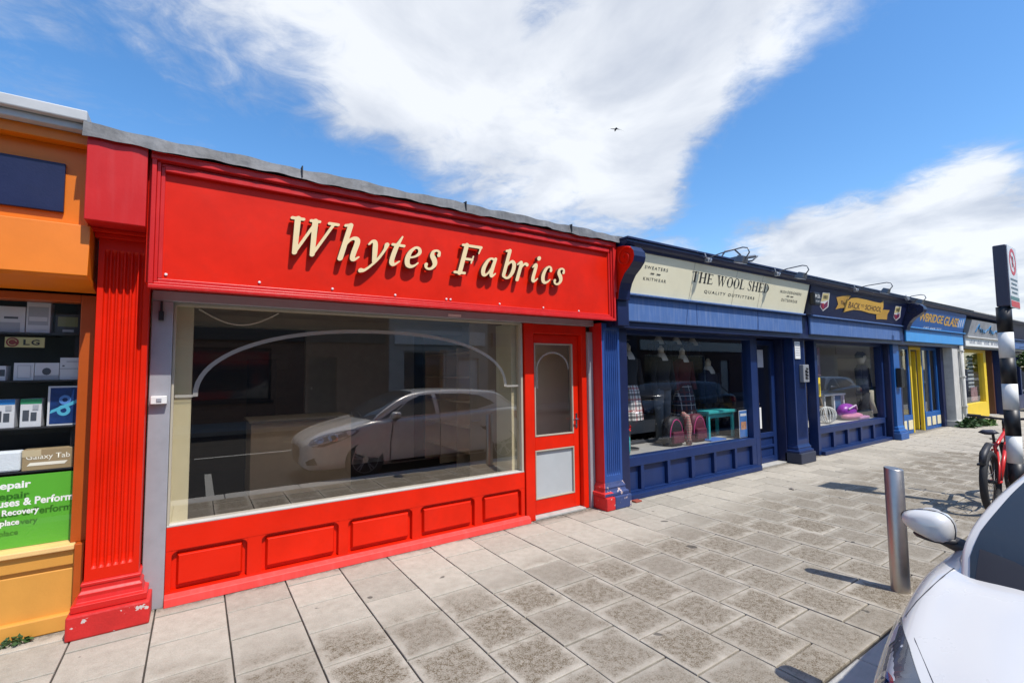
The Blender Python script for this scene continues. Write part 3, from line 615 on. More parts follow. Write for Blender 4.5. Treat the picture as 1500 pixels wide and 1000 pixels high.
# fascia
BX('bulkhead', RED, red, (-0.30, 4.03, -.33, .13, 2.205, 3.09), bevel=0.004)
fa = BX('fascia_panel', RED, red, (-0.21, 3.925, RF+.024, -.331, 2.235, 3.0), bevel=0)
fr_ = stepped_frame(red, -0.28, 3.985, 2.165, 3.06, -.332, REDM, 'fascia_frame', [.026, .020, .024], [RF-.028, RF-.008, RF+.008])
BX('cornice_moulding', REDM, red, (-0.285, 3.99, RF-.040, -.332, 3.0605, 3.068), (-0.285, 3.99, RF-.034, RF-.010, 3.02, 3.06), (-0.21, 3.915, RF-.012, RF+.023, 2.955, 2.99), bevel=0.006)
BX('fascia_return', REDM, red, (3.99, 4.02, RF-.02, -.331, 2.50, 3.085), bevel=0.003)
for px, py in [(386, 265), (490, 288), (585, 306), (656, 320), (662, 321), (738, 335), (799, 348), (853, 359), (247, 239), (243, 402), (380, 413.5), (487, 423), (579, 432), (654, 438), (660, 438.5), (732, 445), (796, 450.5), (848, 455.5)]:
    q = PX(px, py, RF+.02); MB().lathe([(.0095, q.y+.0035), (.0095, q.y-.001), (.006, q.y-.005)], (q.x, 0, min(2.985, max(2.25, q.z))), 'y', 10).build('screw_cap', WHITE, fa)
# letters
SL = 0.302; ZB = 2.497; YL = RF-.016
for ch, cx, cy, gx, gy in [('W', 70, 250, .27, 0), ('h', 303, 285, .12, 0), ('y', 408, 345, -.03, -.24), ('t', 563, 312, .15, 0), ('e', 662, 325, .25, 0), ('s', 752, 338, .13, 0), ('F', 912, 358, .15, 0), ('a', 1040, 375, .19, 0), ('b', 1150, 385, .23, 0), ('r', 1205, 393, .11, 0), ('i', 1287, 402, .14, 0), ('c', 1347, 412, .23, 0), ('s', 1405, 418, .13, 0)]:
    q = PX(410+cx/3.488, 300+cy/3.488, YL); sh = .285
    me = contour_mesh(GL[ch], shear=sh, depth=0.023/SL, fat=0.007)
    ox = q.x-SL*(gx+sh*gy); me.name = 'letter'
    off = wloc(fa)
    for v in me.vertices: v.co = (ox+SL*v.co.x-off.x, YL-SL*v.co.z-off.y, ZB+SL*v.co.y-off.z)
    me.materials.clear(); me.materials.append(CREAMLET); me.materials.append(DARKLET); me.update()
    for p_ in me.polygons: p_.material_index = 1 if abs(p_.normal.y) < .5 else 0
    bm = bmesh.new(); bm.from_mesh(me); bmesh.ops.recalc_face_normals(bm, faces=bm.faces); bm.to_mesh(me); bm.free()
    o = bpy.data.objects.new('letter', me); COL.objects.link(o); o.parent = fa
# left pilaster with its block and plinth
pl = pilaster(red, -0.555, -0.285, -.17, .315, 2.50, 6, RED, depth=0.020)
base_profile(pl, -0.555, -0.285, -.17, .02, 0, REDM, 'base_moulding', [(.045, .148), (.050, .152), (.052, .19), (.030, .20), (.022, .225), (.024, .245), (.010, .262), (.008, .285), (.014, .290), (.014, .305), (.0, .314)])
BX('plinth', REDW, pl, (-.622, -.215, -.252, .02, 0.0, .147), bevel=0.012)
BX('capital', RED, pl, (-.575, -.275, -.20, .02, 2.501, 2.53), (-.59, -.27, -.23, .02, 2.5305, 2.555), bevel=0.005)
BX('pilaster_block', REDM, pl, (-.60, -.302, -.40, .02, 2.556, 3.085), bevel=0.005)
# lead flashing with a ragged lower edge
vs = []; fs = []; NX = 120
for k in range(NX+1):
    x = -0.62+(4.16+.62)*k/NX; w1 = .010*math.sin(x*5.1)+.008*math.sin(x*13.7+1)+.006*math.sin(x*31); w2 = .006*math.sin(x*7.7)+.004*math.sin(x*23+2)
    tear = .022*math.exp(-((x-2.98)/.05)**2)
    vs += [(x, -.05, 3.115), (x, -.37+w2*.5, 3.165+w2), (x, -.405+w1*.3, 3.155+w2), (x, -.425+w1*.4, 3.07+w1*.7+tear), (x, -.415+w1*.4, 3.072+w1*.7+tear), (x, -.40, 3.145+w2), (x, -.05, 3.10)]
for k in range(NX):
    for i in range(7): fs.append((k*7+i, k*7+(i+1) % 7, (k+1)*7+(i+1) % 7, (k+1)*7+i))
fs.append(tuple(range(7))); fs.append(tuple(range(NX*7, NX*7+7))[::-1])
fl = MB().add(vs, fs).build('lead_flashing', LEAD, red, smooth=False)
for xs_ in (0.62, 2.02, 3.3): BX('seam', DARKFELT, fl, (xs_, xs_+.008, -.432, -.37, 3.085, 3.168), bevel=0)
BX('roof', DARKFELT, red, (-.62, .3, -.05, 9, 3.0, 3.098), (2.5, 4.1, -.05, 9, 3.0, 3.098), (.3, 2.5, -.05, 1.3, 3.0, 3.098), (.3, 2.5, 2.6, 9, 3.0, 3.098), bevel=0)
def opal():
    mt = bpy.data.materials.new('added_opal_rooflight'); mt.use_nodes = True; nt = mt.node_tree; nt.nodes.clear(); o = nt.nodes.new('ShaderNodeOutputMaterial'); t = nt.nodes.new('ShaderNodeBsdfTranslucent'); t.inputs[0].default_value = (.80, .79, .76, 1); nt.links.new(t.outputs[0], o.inputs[0]); return mt
rl = MB().add([(.3, 1.3, 3.10), (2.5, 1.3, 3.10), (2.5, 2.6, 3.10), (.3, 2.6, 3.10)], [(0, 1, 2, 3)]).build('added_rooflight', opal(), red)  # unseen rooflight, added to brighten the room below
BX('added_rooflight_upstand', INTWHITE, rl, (.27, .3, 1.27, 2.63, 2.5, 3.13), (2.5, 2.53, 1.27, 2.63, 2.5, 3.13), (.3, 2.5, 1.27, 1.3, 2.5, 3.13), (.3, 2.5, 2.6, 2.63, 2.5, 3.13), bevel=0)
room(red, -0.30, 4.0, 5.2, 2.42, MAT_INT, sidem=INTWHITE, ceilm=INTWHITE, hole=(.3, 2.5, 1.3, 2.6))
# fittings seen through the glass
BX('reveal_post', INTCREAM, red, (-.155, -.03, .06, .30, .53, 2.12), bevel=0.003)
BX('reveal_post', INTCREAM, red, (2.845, 2.93, .09, .40, .30, 2.12), bevel=0.003)
BX('window_board', MAT_INT, red, (-.03, 2.84, .10, .22, .40, .50), bevel=0.003)
sl = BX('slat_wall', MAT_INT, red, (-.28, 1.36, 5.13, 5.195, 0, 2.3), bevel=0)
for k in range(14): BX('slat', paint('brown_slat', (.12, .09, .07), .6), sl, (-.27, 1.35, 5.115, 5.129, .12+k*.155, .245+k*.155), bevel=0.003)
BX('inner_doorway', BLACK, red, (.72, 1.17, 5.09, 5.112, .0, 1.86), bevel=0)
BX('partition_wall', INTGREY, red, (1.52, 3.45, 4.35, 4.45, 0, 2.42), bevel=0)
BX('lobby_wall', paint('cream_lobby_wall', (.86, .74, .54), .8, .05), red, (2.95, 3.99, .48, .54, 0, 2.42), bevel=0)
BX('lobby_side_wall', paint('tan_side_wall', (.30, .23, .16), .8, .1), red, (2.86, 2.94, .42, 1.06, 0, 2.42), bevel=0)
BX('ceiling_beam', INTWHITE, red, (-.28, 3.98, 3.4, 3.6, 2.26, 2.418), bevel=0)
mb = MB(); mb.box(.60, 1.87, 2.80, 2.83, 0, .96); mb.box(.60, .63, 2.83, 3.5, 0, .96); mb.box(1.84, 1.87, 2.83, 3.5, 0, .96)
ct = empty('shop_counter', (1.2, 3.1, 0), 'plain beige laminate counter inside the empty red shop', 'counter')
mb.build('body', WOOD, ct, bevel=0.003); BX('top', paint('counter_top', (.34, .27, .19), .4), ct, (.57, 1.90, 2.77, 3.55, .961, .995), bevel=0.004)
shf = empty('shelf_unit', (3.75, 2.2, 0), 'beige pigeonhole shelving against the right wall inside the red shop', 'shelving')
BX('back_panel', WOOD, shf, (3.95, 3.98, .9, 4.2, .02, 2.0), bevel=0)
for k in range(6): BX('upright', WOOD, shf, (3.6, 3.949, .9+k*.65, .925+k*.65, .0, 2.0), bevel=0)
for k in range(5): BX('shelf', WOOD, shf, (3.602, 3.949, .926, 4.15, .3+k*.40, .322+k*.40), bevel=0)
cab = MB(); cab.tube([(.0+t*.55, .11, 2.10-.11*math.sin(math.pi*t)**1.0) for t in np.linspace(0, 1, 14)], .006, 6)
tag(cab.build('cable', WHITE), 'thin white cable looping below the shutter box behind glass', 'cable')

# ------------------------------------------------------------------ upper parts shared by the blue row
def upper(root, x0, x1, bx0, bx1, boardm, boxm, roofm, board=(2.52, 3.0), ybt=(-.33, -.45), box=(2.185, 2.495), cx0=None, cx1=None):
    cx0 = x0 if cx0 is None else cx0; cx1 = x1 if cx1 is None else cx1
    BX('bulkhead', NAVYD, root, (cx0, cx1, -.26, .13, 2.11, 3.02), bevel=0)
    BX('shutter_box', boxm, root, (bx0, bx1, -.30, -.261, box[0], box[1]), bevel=0.012)
    BX('ledge', FADED if boxm is FADED else boxm, root, (bx0-.02, bx1+.02, -.36, -.262, box[1]+.001, box[1]+.022), bevel=0.004)
    mb = MB(); a, b = ybt; mb.hexa([(x0, a, board[0]), (x1, a, board[0]), (x1, -.262, board[0]), (x0, -.262, board[0]), (x0, b, board[1]), (x1, b, board[1]), (x1, -.262, board[1]), (x0, -.262, board[1])])
    bd = mb.build('signboard', boardm, root, bevel=0.003)
    mb = MB()
    pr = [(-.26, 3.001), (-.465, 3.001), (-.475, 3.03), (-.51, 3.045), (-.53, 3.075), (-.53, 3.095), (-.26, 3.10)]
    mb.prism(pr, 'x', cx0, cx1); mb.build('cornice', NAVYD if boardm is not None else boxm, root, bevel=0.003)
    BX('roof_edge', roofm, root, (cx0, cx1, -.545, .0, 3.101, 3.128), bevel=0.005)
    BX('roof', DARKFELT, root, (cx0, cx1, .0, 9, 3.02, 3.12), bevel=0)
    return bd
def onboard(u, v, x0, x1, zr=(2.52, 3.0), ybt=(-.33, -.45), proud=.003):   # a point on a tilted signboard; v = height 0..1
    z = zr[0]+(zr[1]-zr[0])*v; y = ybt[0]+(ybt[1]-ybt[0])*v-proud; return Vector((x0+(x1-x0)*u, y, z))
BN = Vector((0, -1, -.25)).normalized(); BZR = [(2.52, 3.0)]
def boardpt(px, py, proud=.004, zr=None, ybt=(-.33, -.45)):   # pixel -> tilted board plane
    zr = zr or BZR[0]
    n = Vector((0, -(zr[1]-zr[0]), ybt[1]-ybt[0])).normalized(); p0 = Vector((0, ybt[0], zr[0]))+n*proud
    d = ray(px, py); t = (p0-CAM).dot(n)/d.dot(n); return CAM+d*t
def board_text(s, parent, pa, pb, ztop_px, mat, bold=0.0, space=1.0, name='lettering', me=None, depth=.004, flat=True):
    a = boardpt(*pa, proud=.0015); b = boardpt(*pb, proud=.0015); t = boardpt(*ztop_px, proud=.0015); z = (a.z+b.z)/2; ya = (a.y+b.y)/2
    a = Vector((a.x, ya, z)); b = Vector((b.x, ya, z)); h = (t-Vector((t.x, ya, z))).length
    return place(me or text_mesh(s, bold, 0.0 if flat else .02, space), name, mat, parent, a, b, h, normal=BN, depth=None if flat else depth)
def board_caps(word, parent, pa, pb, ztop_px, mat, gap=.06, space=.34):
    """Roman capitals along a tilted board, one object for each letter."""
    a = boardpt(*pa, proud=.0015); b = boardpt(*pb, proud=.0015); t = boardpt(*ztop_px, proud=.0015); z = (a.z+b.z)/2; y = (a.y+b.y)/2
    h = (t-Vector((t.x, y, z))).length; x = 0; run = []
    for ch in word:
        if ch == ' ': x += space; continue
        g_ = contour_mesh(caps(ch), 0, 0, .012); w = max(v.co.x for v in g_.vertices)-min(v.co.x for v in g_.vertices); run.append((g_, x, x+w)); x += w+gap
    k = (b.x-a.x)/run[-1][2]
    for g_, p, q in run: place(g_, 'letter', mat, parent, (a.x+k*p, y, z), (a.x+k*q, y, z), h, normal=BN)
INK = paint('dark_sign_ink', (.03, .03, .028), .5); GOLD = paint('gold_sign_paint', (.72, .42, .07), .45, .08); PALEINK = paint('pale_sign_ink', (.65, .66, .66), .5)

# ------------------------------------------------------------------ wool shop
wool = empty('navy_wool_shop', (6.3, 0, 0), 'navy shop with cream signboard reading the wool shed', 'shop')
bd = upper(wool, 4.25, 8.54, 4.275, 8.55, SIGNCREAM, FADED, NAVYD, cx0=4.04, cx1=8.60)
def cw(x, y): return (900+x/5, 340+y/5)
board_caps('THE WOOL SHED', bd, cw(560, 362), cw(1125, 450), cw(565, 280), INK)
board_text('QUALITY OUTFITTERS', bd, cw(655, 448), cw(1022, 500), cw(655, 422), INK, 0.014, 1.35)
board_text('SWEATERS', bd, cw(222, 264), cw(390, 294), cw(224, 241), INK, 0.01, 1.35); board_text('KNITWEAR', bd, cw(210, 349), cw(376, 374), cw(212, 326), INK, 0.01, 1.35)
board_text('IRISH', bd, cw(1213, 444), cw(1258, 450), cw(1215, 423), INK, .01, 1.2); board_text('DESIGNERS', bd, cw(1266, 451), cw(1367, 465), cw(1268, 430), INK, .01, 1.2); board_text('OUTERWEAR', bd, cw(1219, 505), cw(1338, 521), cw(1220, 483), INK, 0.01, 1.3)
for a, b in (((265, 305), (292, 309)), ((310, 312), (338, 316)), ((1262, 470), (1282, 473)), ((1290, 474), (1310, 477))):
    p, q = boardpt(*cw(*a)), boardpt(*cw(*b)); MB().add([(p.x, p.y, p.z), (q.x, p.y, p.z), (q.x, p.y-.0028, p.z+.012), (p.x, p.y-.0028, p.z+.012)], [(0, 1, 2, 3)]).build('dash', INK, bd)
for u in (.27, .50, .66): 
    p, q = onboard(u, .01, 4.25, 8.54, proud=.002), onboard(u, .99, 4.25, 8.54, proud=.002); MB().add([p, p+Vector((.006, 0, 0)), q+Vector((.006, 0, 0)), q], [(0, 1, 2, 3)]).build('panel_joint', paint('joint_grey', (.33, .31, .24)), bd)
for x_ in (5.62, 7.15): BX('box_joint', NAVY, wool, (x_, x_+.008, -.3025, -.2995, 2.20, 2.48), bevel=0)
def c2(x, y): return (880+x/3.571, 460+y/3.571)
pe = [130, 205, 222, 345, 360, 470, 487, 588, 600, 697, 708, 788]
pxs = [PX(*c2(e, 835-(e-130)*.19), 0).x for e in pe]; pxs[0] = 4.42
riser(wool, 4.40, 7.47, 0, .50, [(pxs[i], pxs[i+1], .085, .385) for i in range(0, 12, 2)], .03, -.02, NAVY, eared=False, field=False)
BX('skirting', NAVY, wool, (4.40, 7.47, -.10, -.021, 0, .07), bevel=0.006)
BX('window_frame', NAVY, wool, (4.40, 4.50, -.02, .12, .501, 2.11), (7.40, 7.58, -.02, .14, 0.501, 2.11), (4.50, 7.40, -.02, .12, 2.06, 2.11), (7.471, 7.58, -.02, .14, 0, .50), bevel=0.004)
pane(wool, 4.50, 7.40, .50, 2.06, .05, GLASSB)
dw = BX('door', NAVY, wool, (7.60, 7.70, .12, .17, .02, 2.08), (8.27, 8.40, .12, .17, .02, 2.08), (7.70, 8.27, .12, .17, 2.0, 2.08), (7.70, 8.27, .12, .17, .02, .12), (7.70, 8.27, .12, .17, .44, .52), (7.70, 8.27, .12, .17, .27, .31), (7.70, 8.27, .145, .16, .12, .44), bevel=0.004)
pane(dw, 7.70, 8.27, .52, 2.0, .145, name='door_pane'); MB().tube([(7.67, .12, 1.02), (7.67, .07, 1.02), (7.76, .068, 1.02)], .011).build('handle', paint('brass', (.6, .42, .15), .3, metal=1.0), dw)
BX('door_jamb', NAVYD, wool, (7.58, 7.60, -.02, .2, 0, 2.11), (8.40, 8.48, -.02, .2, 0, 2.11), bevel=0.003)
BX('step', KERB, wool, (7.58, 8.40, -.02, .3, 0, .02), bevel=0.003)
p2 = pilaster(wool, 3.955, 4.245, -.175, .30, 2.16, 7, NAVYP, depth=.014, mb_side=REDM)
BX('red_edge', REDM, p2, (3.95, 3.9545, -.172, .02, .30, 2.149), bevel=0)
base_profile(p2, 3.955, 4.245, -.175, .02, 0, NAVYW, 'base_moulding', [(.045, .150), (.05, .153), (.052, .185), (.028, .20), (.020, .225), (.026, .245), (.012, .27), (.0, .299)])
base_profile(p2, 3.951, 3.99, -.17, .02, 0, REDW, 'red_base_moulding', [(.050, .151), (.054, .154), (.056, .186), (.032, .201), (.024, .226), (.030, .246), (.016, .271), (.004, .298)])
BX('plinth', NAVYW, p2, (4.04, 4.31, -.255, .02, 0, .149), bevel=0.012); BX('red_plinth', REDW, p2, (3.905, 4.04, -.256, .02, 0, .149), bevel=0.012)
BX('shutter_guide', NAVYD, wool, (4.255, 4.395, -.16, .05, .0, 2.11), bevel=0.004)
BX('shutter_motor_box', NAVYD, wool, (4.06, 4.25, -.34, -.262, 2.12, 2.55), bevel=0.006)
def console(parent, x0, x1, mats, ztop=3.03, zb=2.42, y0=-.34, out=.30, s=1.0, name='console'):
    prof = [(y0, ztop), (y0-out*.45, ztop), (y0-out*.80, ztop-.03), (y0-out*.97, ztop-.09), (y0-out, ztop-.15), (y0-out*.94, ztop-.21), (y0-out*.75, ztop-.27), (y0-out*.5, ztop-.33), (y0-out*.30, ztop-.42), (y0-out*.2, ztop-.50), (y0-out*.15, zb), (y0, zb)]
    mb = MB(); n = len(prof)
    mb.add([(x0, a, b) for a, b in prof]+[(x1, a, b) for a, b in prof], [tuple(range(n))], 1); mb.f += [tuple(range(2*n-1, n-1, -1))]+[(i, i+n, (i+1) % n+n, (i+1) % n) for i in range(n)]; mb.mi += [0]*(n+1)
    o = mb.build(name, mats, parent, bevel=0.004)
    sp = MB(); c = (y0-out*.55, ztop-.15)
    sp.tube([(x0-.006, c[0]+(.02+.012*t)*math.cos(t)*s*1.0, c[1]+(.02+.012*t)*math.sin(t)*s) for t in np.linspace(0, 8.6, 44)], .011, 6)
    sp.build('scroll', mats[1], o, smooth=True); return o
console(wool, 4.03, 4.22, [NAVYD, RED])
# house number plate, notice
p3x0, p3x1 = 8.46, 8.86
school = empty('navy_school_shop', (10.9, 0, 0), 'navy shop with yellow ribbon banner and two shield crests', 'shop')
p3 = pilaster(school, p3x0, p3x1, -.17, .31, 2.16, 8, NAVY, depth=.012)
base_profile(p3, p3x0, p3x1, -.17, .02, 0, NAVY, 'base_moulding', [(.045, .178), (.05, .18), (.052, .21), (.028, .222), (.020, .245), (.026, .26), (.012, .28), (.0, .309)])
BX('plinth', paint('dark_worn_plinth', (.03, .035, .06), .6, .2, 8, chips=(.3, .3, .3), chip_amt=-.02, bump=.3), p3, (8.40, 8.92, -.252, .02, 0, .177), bevel=0.012)
nb = tag(BX('notice', WHITE, None, (8.50, 8.68, -.185, -.173, 1.76, 2.06), bevel=0.003), 'white framed notice on the navy pilaster between wool and school shops', 'notice')
for k in range(6): BX('text_line', paint('grey_ink', (.25, .25, .27)), nb, (8.52, 8.66 if k else 8.66, -.1875, -.1855, 2.02-k*.04, 2.028-k*.04), bevel=0)
inter = empty('door_intercom', (8.74, -.2, 1.5), 'grey metal intercom box with coiled cable on navy pilaster', 'intercom')
BX('case', paint('grey_metal_box', (.25, .26, .28), .5), inter, (8.64, 8.84, -.24, -.171, 1.36, 1.66), bevel=0.008)
MB().tube([(8.74+.035*math.sin(t*2), -.25, 1.60-.018*t) for t in np.linspace(0, 10, 40)], .011, 6).build('coil', BLACK, inter, smooth=True)
bd = upper(school, 8.60, 13.05, 8.84, 13.16, NAVYD, FADED, NAVYD, cx0=8.605, cx1=13.28)
def c4(x, y): return (1150+x/7.145, 380+y/7.145)
def flat_poly(pts, parent, name, mat, proud=.004):
    vs = [boardpt(*p, proud=proud) for p in pts]; bm = bmesh.new(); f = bm.faces.new([bm.verts.new(v-wloc(parent)) for v in vs]); bmesh.ops.triangulate(bm, faces=[f]); bmesh.ops.recalc_face_normals(bm, faces=bm.faces)
    me = bpy.data.meshes.new(name); bm.to_mesh(me); bm.free(); me.materials.append(mat); o = bpy.data.objects.new(name, me); COL.objects.link(o); o.parent = parent; return o
rb = flat_poly([c4(*p) for p in [(610, 552), (648, 440), (690, 405), (760, 400), (850, 420), (940, 445), (1000, 455), (1030, 432), (1030, 500), (1012, 560), (955, 572), (880, 560), (800, 535), (720, 525), (660, 538)]], bd, 'ribbon', GOLD, .008)
flat_poly([c4(*p) for p in [(527, 522), (556, 468), (538, 395), (590, 385), (650, 374), (690, 380), (660, 418), (628, 505), (580, 508)]], bd, 'ribbon_tail', paint('gold_shade', (.60, .34, .06), .5), .005)
flat_poly([c4(*p) for p in [(955, 574), (1030, 525), (1097, 530), (1072, 575), (1066, 628), (1010, 624), (955, 626)]], bd, 'ribbon_tail', paint('gold_shade', (.60, .34, .06)), .005)
DKTXT = paint('ribbon_ink', (.06, .03, .03), .5)
board_text('BACK', bd, c4(650, 522), c4(778, 508), c4(655, 440), DKTXT, .012).location.y -= .008
board_text('SCHOOL', bd, c4(828, 530), c4(1000, 545), c4(832, 470), DKTXT, .012).location.y -= .008
board_text('T', bd, c4(786, 495), c4(801, 496), c4(788, 470), DKTXT, .006, name='letter').location.y -= .008
board_text('O', bd, c4(803, 497), c4(820, 498), c4(805, 472), DKTXT, .006, name='letter').location.y -= .008
board_text('The', bd, c4(572, 475), c4(625, 470), c4(574, 428), DKTXT, .004).location.y -= .008
for ox_, sc_ in ((365, 1.0), (1135, .78)):
    def s_(x, y, ox_=ox_, sc_=sc_): return c4(ox_+x*sc_, (345 if ox_ < 500 else 488)+y*sc_)
    sh_ = flat_poly([s_(30, 0), s_(105, 5), s_(95, 80), s_(88, 150), s_(32, 195), s_(0, 150), s_(8, 100)], bd, 'crest', WHITE, .004)
    flat_poly([s_(34, 8), s_(98, 12), s_(90, 78), s_(12, 95)], bd, 'crest_field', paint('crest_cream', (.70, .58, .26)), .006)
    flat_poly([s_(8, 108), s_(48, 120), s_(84, 88), s_(80, 145), s_(32, 183), s_(6, 146)], bd, 'crest_base', paint('crest_purple', (.20, .03, .10)), .006)
    flat_poly([s_(26, 112), s_(40, 112), s_(38, 165), s_(30, 168)], bd, 'crest_bar', paint('crest_red', (.5, .04, .04)), .0075)
    for kx in (40, 55, 70): flat_poly([s_(kx, 30), s_(kx+10, 32), s_(kx+8, 68), s_(kx-2, 67)], bd, 'crest_figure', INK, .0075)
al = tag(BX('alarm_box', BLACK, None, (8.58, 8.80, -.50, -.415, 2.66, 2.88), bevel=0.02), 'black alarm box with white lettering between the two navy shop signs', 'alarm box')
place(text_mesh('M.S.I.', .01), 'lettering', WHITE, al, (8.60, -.503, 2.78), (8.78, -.503, 2.78), .06)
place(text_mesh('SECURITY', .0), 'lettering', PALEINK, al, (8.61, -.503, 2.71), (8.77, -.503, 2.71), .028)
def c3(x, y): return (1080+x/4.166, 460+y/4.166)
riser(school, 9.62, 12.74, 0, .49, [(9.66, 10.18, .085, .375), (10.27, 10.80, .085, .375), (10.88, 11.42, .085, .375), (11.50, 12.06, .085, .375), (12.15, 12.68, .085, .375)], .03, -.02, NAVY, eared=False, field=False)
BX('skirting', NAVY, school, (9.60, 12.80, -.11, -.021, 0, .07), bevel=0.006)
BX('window_frame', NAVY, school, (9.52, 9.62, -.04, .12, 0, 2.11), (12.70, 12.80, -.02, .12, .491, 2.11), (9.62, 12.70, -.02, .12, 2.06, 2.11), bevel=0.004)
pane(school, 9.62, 12.70, .49, 2.06, .05, GLASSB)
ds = BX('door', NAVY, school, (8.97, 9.07, .16, .21, .02, 2.08), (9.42, 9.51, .16, .21, .02, 2.08), (9.07, 9.42, .16, .21, 2.0, 2.08), (9.07, 9.42, .16, .21, .02, .12), (9.07, 9.42, .16, .21, .44, .52), (9.07, 9.42, .185, .2, .12, .44), bevel=0.004)
pane(ds, 9.07, 9.42, .52, 2.0, .185, name='door_pane'); BX('handle', CHROME, ds, (9.44, 9.48, .11, .159, 1.0, 1.12))
BX('opening_hours', WHITE, ds, (9.10, 9.26, .176, .182, .62, 1.34), bevel=0); BX('opening_hours_header', paint('blue_header', (.05, .2, .55)), ds, (9.10, 9.26, .1735, .1755, 1.18, 1.34), bevel=0)
BX('shutter_guide', NAVYD, school, (12.81, 12.90, -.12, .12, 0, 2.11), bevel=0.003)
p4 = pilaster(school, 12.93, 13.26, -.17, .30, 2.16, 0, BLUE)
base_profile(p4, 12.93, 13.26, -.17, .02, 0, BLUE, 'base_moulding', [(.045, .15), (.05, .152), (.052, .2), (.028, .215), (.022, .24), (.026, .26), (.0, .299)])
BX('plinth', paint('worn_blue_plinth', (.03, .10, .30), .6, .2, 8, chips=(.4, .4, .4), chip_amt=0.0, bump=.3), p4, (12.86, 13.33, -.252, .02, 0, .149), bevel=0.012)
tag(BX('letter_box', BLACK, None, (13.0, 13.2, -.27, -.172, 1.15, 1.58), bevel=0.015), 'black box fixed to the bright blue pilaster beside the glass shop', 'box')
console(school, 13.06, 13.27, [NAVYD, NAVYD], ztop=3.0, out=.38)
for x_, y_, z_ in ((8.50, -.19, 1.72), (12.86, -.14, 1.78)):
    pass

# ------------------------------------------------------------------ blue glass shop
gsh = empty('blue_glass_shop', (15.4, 0, 0), 'bright blue shop with yellow door and gold lettered glazier signboard', 'shop')
bd = upper(gsh, 13.30, 17.46, 13.36, 17.66, BLUE, CYAN, DARKFELT, cx0=13.285, cx1=17.74, board=(2.47, 3.0))
BZR[0] = (2.47, 3.0)
def c5b(x, y): return (1300+x/10, 420+y/10)
board_text('WBRIDGE', bd, c5b(455, 490), c5b(800, 550), c5b(500, 372), GOLD, .02, .9); board_text('GLASS', bd, c5b(815, 560), c5b(1020, 598), c5b(830, 430), GOLD, .02, .9)
board_text('045 448 337', bd, c5b(522, 618), c5b(782, 650), c5b(525, 575), PALEINK, .006)
flat_poly([c5b(*p) for p in [(1040, 470), (1150, 460), (1110, 610), (1015, 600)]], bd, 'logo_panel', paint('logo_blue', (.06, .25, .65)), .004)
for k in range(3): flat_poly([c5b(1050+k*30, 490-k*3), c5b(1062+k*30, 489-k*3), c5b(1040+k*30, 590-k*2), c5b(1028+k*30, 591-k*2)], bd, 'logo_bar', PALEINK, .006)
def bay(root, x0, x1, z0, mat, insetm, n, y=0.0):
    BX('stall_riser', mat, root, (x0, x1, y+.02, y+.12, 0, z0), bevel=0.003)
    w = (x1-x0)/n
    for k in range(n):
        BX('panel', insetm, root, (x0+w*k+.06, x0+w*(k+1)-.06, y+.005, y+.0195, .10, z0-.12), bevel=0.004)
    BX('window_frame', mat, root, (x0, x0+.07, y+.03, y+.07, z0+.001, 2.10), (x1-.07, x1, y+.03, y+.07, z0+.001, 2.10), (x0+.07, x1-.07, y+.03, y+.07, 2.03, 2.10), bevel=0.003)
    pane(root, x0+.07, x1-.07, z0, 2.03, y+.06, GLASSF)
bay(gsh, 13.75, 14.56, .44, BLUE, CREAM, 2); bay(gsh, 15.45, 16.62, .44, BLUE, CREAM, 3)
BX('mullion', BLUE, gsh, (16.0, 16.06, .03, .07, .441, 2.03), bevel=0.003)
BX('door_frame', YELLOW, gsh, (14.63, 14.70, .03, .10, 0, 2.10), (15.36, 15.42, .03, .10, 0, 2.10), (14.70, 15.36, .03, .10, 2.04, 2.10), bevel=0.004)
BX('door', YELLOW, gsh, (15.30, 15.35, .12, .24, .02, 2.0), (15.30, 15.35, .70, .82, .02, 2.0), (15.30, 15.35, .24, .70, .02, .5), (15.30, 15.35, .24, .70, 1.9, 2.0), bevel=0.004)
BX('jamb_panel', NAVYD, gsh, (13.34, 13.75, -.05, .12, 0, 2.11), bevel=0.003); BX('jamb_panel', NAVYD, gsh, (16.63, 16.85, -.05, .12, 0, 2.11), bevel=0.003)
p5 = BX('rendered_pier', WHITEW, gsh, (16.87, 17.74, -.24, .12, 0, 2.16), bevel=0.012); BX('pier_base', WHITEW, p5, (16.80, 17.80, -.28, .1, 0, .16), bevel=0.012)
dp = empty('drainpipe', (17.42, -.29, 0), 'pale drainpipe running down the rendered pier beside the blue shop', 'drainpipe')
MB().tube([(17.40, -.30, 2.16), (17.40, -.30, .32), (17.40, -.33, .24), (17.40, -.42, .18)], .045, 12).build('pipe', WHITEW, dp, smooth=True)
for z_ in (.5, 1.3, 2.0): BX('bracket', WHITEW, dp, (17.34, 17.46, -.352, -.241, z_, z_+.04))
# ------------------------------------------------------------------ yellow shop
ysh = empty('yellow_shop', (19.8, 0, 0), 'yellow shopfront with weathered grey sign and white strip beneath', 'shop')
OLDSIGN = paint('weathered_grey_sign', (.34, .35, .36), .7, .25, 3, dirt=.5, streak=.3)
bd = upper(ysh, 17.95, 22.0, 17.9, 22.0, OLDSIGN, WHITE, WHITEW, board=(2.45, 2.9), box=(2.17, 2.42), cx0=17.745, cx1=22.1)
TEALINK = paint('faded_teal_ink', (.03, .18, .38), .6, .2)
sq = MB(); rr_ = random.Random(3)
for k in range(9):
    x_ = 18.55+k*.31; pts = [(x_+.05*math.sin(3*t)+.24*t, -.40-.10*0, 2.58+.11*abs(math.sin(2.2*t+k))+(.12 if (k % 4 == 0) else .0)*math.sin(math.pi*t)) for t in np.linspace(0, 1, 10)]
    sq.tube([(a, onboard(0, (c-2.45)/.45, 0, 1, zr=(2.45, 2.9)).y-.004, c) for a, b, c in pts], .017, 6)
